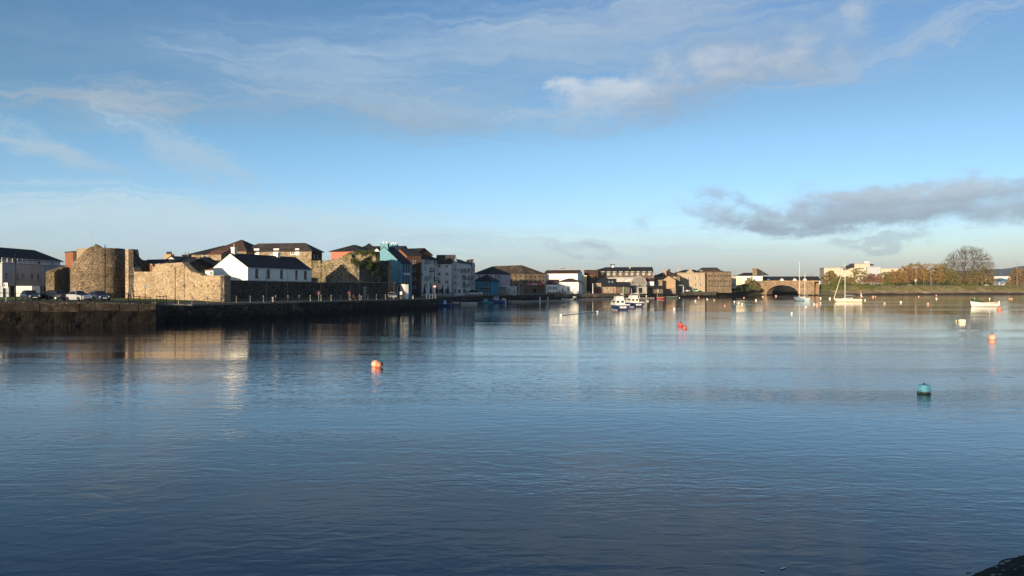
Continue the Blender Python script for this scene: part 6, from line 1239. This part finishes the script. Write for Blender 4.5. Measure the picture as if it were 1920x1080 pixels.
buoy('larger of two red buoys beyond the river middle', 1276, 611.5, 9.5, BR_, grp='large buoys'); buoy('smaller red buoy just right of the larger red one', 1284.5, 616.5, 7, BR_, grp='large buoys')
buoy('round faded pink buoy at far right with dark waterline', 1860, 636.5, 13.5, BP, grp='large buoys'); buoy('small yellow buoy left of the cream barrel buoy', 1794.5, 604, 5.5, BY); buoy('red orange buoy at the stern of the white open boat', 1873.5, 581, 8, BO)
D_ = DW(605); x, y = P(1803.5, D_); k = thing('barrel_buoy', 'cream barrel buoy lying on the water at right', 'buoy', (x, y, 0)); g = G(); g.lathe([(.2, -.44), (.28, -.4), (.3, -.3), (.3, .3), (.28, .4), (.2, .44)], (x, y, .2), 14, 'x'); g.build('float', BW if False else BOATC, k, smooth=False); g = G(); g.lathe([(.31, -.03), (.31, .03)], (x, y, .2), 14, 'x'); g.build('band', BY, k)
# turquoise block buoy, weedy below
D_ = DW(738); x, y = P(1732.5, D_); k = thing('block_buoy', 'weathered turquoise block buoy with weedy base', 'buoy', (0, 0, 0)); tq, N, L, bb = mat('turquoise_buoy'); tcn = N.new('ShaderNodeTexCoord'); sz = N.new('ShaderNodeSeparateXYZ'); L.new(tcn.outputs['Object'], sz.inputs[0])
zz = _math(N, L, 'ADD', sz.outputs[2], _math(N, L, 'MULTIPLY', _math(N, L, 'SUBTRACT', _noise(N, L, _coord(N, L), 6, 5, .6).outputs['Fac'], .5), .5)); L.new(_mix(N, L, _mr(N, L, zz, .05, .16), (.03, .035, .02), _ramp(N, L, _noise(N, L, _coord(N, L), 9, 5, .6).outputs['Fac'], [(.35, (.03, .17, .28)), (.7, (.12, .34, .44))])), bb.inputs['Base Color']); bb.inputs['Roughness'].default_value = .5
g = G(); s_ = .24; rows = []
for zz_, q in ((-.25, .8), (-.2, 1.), (0, 1.03), (.3, 1.), (.4, .9), (.43, .72)):
    r = []
    for i in range(16):
        t = 2 * pi * i / 16; cc, s2 = cos(t), sin(t); kk = 1 / (abs(cc) ** 5 + abs(s2) ** 5) ** (1 / 5); r.append((cc * kk * s_ * q, s2 * kk * s_ * q, zz_))
    rows.append(r + [r[0]])
g.grid(rows); g.poly(*rows[-1][:-1]); g.build('float', tq, k, smooth=False); g = G(); g.lathe([(.05, .43), (.04, .5)], (0, 0, 0), 8); g.build('eye', RUBBER, k); place(k, x, y, 0, radians(28))
BL = [(1052, 592, 4.6, BW, 'white buoy left of the mooring line dots'), (1098.5, 587, 2.6, RUBBER, 'tiny dark float midway along the mooring line'), (1120, 585.5, 3.6, BW, 'white buoy at the right end of the mooring line'), (1202.5, 567.3, 2.8, BW, 'white buoy just right of the twin aerial cruiser'), (1215, 565, 2.6, BW, 'small white buoy second right of the cruisers'),
      (1264.5, 580, 4, BW, 'white buoy above the pair of red buoys'), (1304, 564.6, 2.8, BW, 'white buoy before the pale stone mansion'), (1326, 561.3, 2.6, BW, 'white buoy nearest the far quay corner'), (1310, 558.3, 2.6, BP, 'pinkish buoy close under the far quay'), (1359, 573.3, 2.6, BP, 'small pink float standing alone below the low bank'), (1339, 563, 2, BW, 'tiny white float below the tan mill'),
      (1377, 566, 2.8, BW, 'first white buoy of three in a row left of the bridge'), (1385, 567.8, 2.8, BW, 'middle white buoy of three in a row left of the bridge'), (1391.5, 570.5, 3, BW, 'last white buoy of three in a row left of the bridge'), (1417.5, 563.5, 3.4, BW, 'cone like white buoy before the bridge wing'), (1395, 558.6, 2.4, BP, 'tiny pink buoy left of the bridge arch'), (1430.5, 557, 3, BP, 'pink buoy before the left side of the arch'), (1455, 555.8, 3.4, BP, 'pink float before the middle of the arch'),
      (1484.5, 588, 3.8, BW, 'white buoy alone below the light blue ketch'), (1511.5, 575.5, 2.6, BW, 'flat white float right below the ketch'), (1526.5, 571, 3.2, BW, 'white buoy left of the pink cluster buoy'), (1531.5, 572.3, 5, BP, 'pink buoy in the cluster right of the ketch'), (1538.3, 568.8, 4, BP, 'faded buoy right of the pink cluster buoy'), (1538.5, 559.5, 3.4, BW, 'white buoy left of the cream yacht'), (1556, 560.3, 3.8, BW, 'white buoy just off the cream yacht bow'),
      (1616, 556.3, 2.6, BP, 'pink buoy behind the cream yacht stern'), (1622, 563, 2.8, BW, 'white buoy just right of the cream yacht stern'), (1637, 557.3, 3.8, BP, 'pale pink buoy right of the yacht flag'), (1641.5, 556.6, 2.4, BP, 'small faded buoy beside the pale pink one'), (1658.5, 569.5, 4, BP, 'faded orange buoy between yacht and open boat'), (1689, 567, 3.6, BW, 'white buoy right of the lone orange buoy'), (1722.5, 556.5, 2.6, BP, 'pink buoy below the orange tree lamp'),
      (1740, 570.3, 4.2, BP, 'faded orange buoy left of the open boat'), (1755.8, 560.5, 3.2, BW, 'white buoy below the double headed lamp'), (1755.5, 554.3, 2.4, BP, 'tiny pink buoy at the mud edge'), (1893, 560.5, 3, BP, 'left buoy of the small orange pair at far right'), (1896.8, 561, 2.8, BP, 'right buoy of the small pair at far right'), (1274, 558.6, 2, BW, 'tiny pale float by the clinker boat')]
for px, wy, wp, m, lab in BL: buoy(lab, px, wy, wp, m)
ln_ = G(); a_ = [(*P(px, DW(wy)), .02) for px, wy in ((1052, 592), (1075, 589.5), (1098, 587.2), (1120, 585.6))]; ln_.tube(a_, .05, 4); tag(ln_.build('mooring_line', RUBBER), 'dark floating line between the white buoys', 'rope')
# gulls and flotsam: a few dark scraps drifting
for i, (px, wy, lab) in enumerate(((1803, 710, 'dark weed scrap right of the turquoise buoy'), (1890, 707.5, 'thin weed scrap near the right edge'), (1450, 1069, 'pale scrap floating near the bottom of the picture'))):
    x, y = P(px, DW(wy)); g = G(); rnd = random.Random(i); [g.sphere((x + rnd.uniform(-.25, .25), y + rnd.uniform(-.1, .1), .01), .025, 6, 4, (1.8, 1, .4)) for _ in range(3)]; tag(g.build('floating_weed', RUBBER if i < 2 else BW, loc=(x, y, 0)), lab, 'weed')

# ---------------------------------------------------------------- air
hz = bpy.data.materials.new('haze'); hz.use_nodes = True; N = hz.node_tree.nodes; L = hz.node_tree.links; N.remove(N['Principled BSDF']); pv = N.new('ShaderNodeVolumePrincipled'); pv.inputs['Color'].default_value = (.74, .86, 1, 1); pv.inputs['Density'].default_value = .00006; pv.inputs['Anisotropy'].default_value = .2
L.new(pv.outputs[0], N['Material Output'].inputs['Volume'])
g = G(); g.box(-9200, -600, -3, 9200, 9200, 230); tag(g.build('haze', hz), 'thin pale air between the camera and the far hill', kind='stuff')
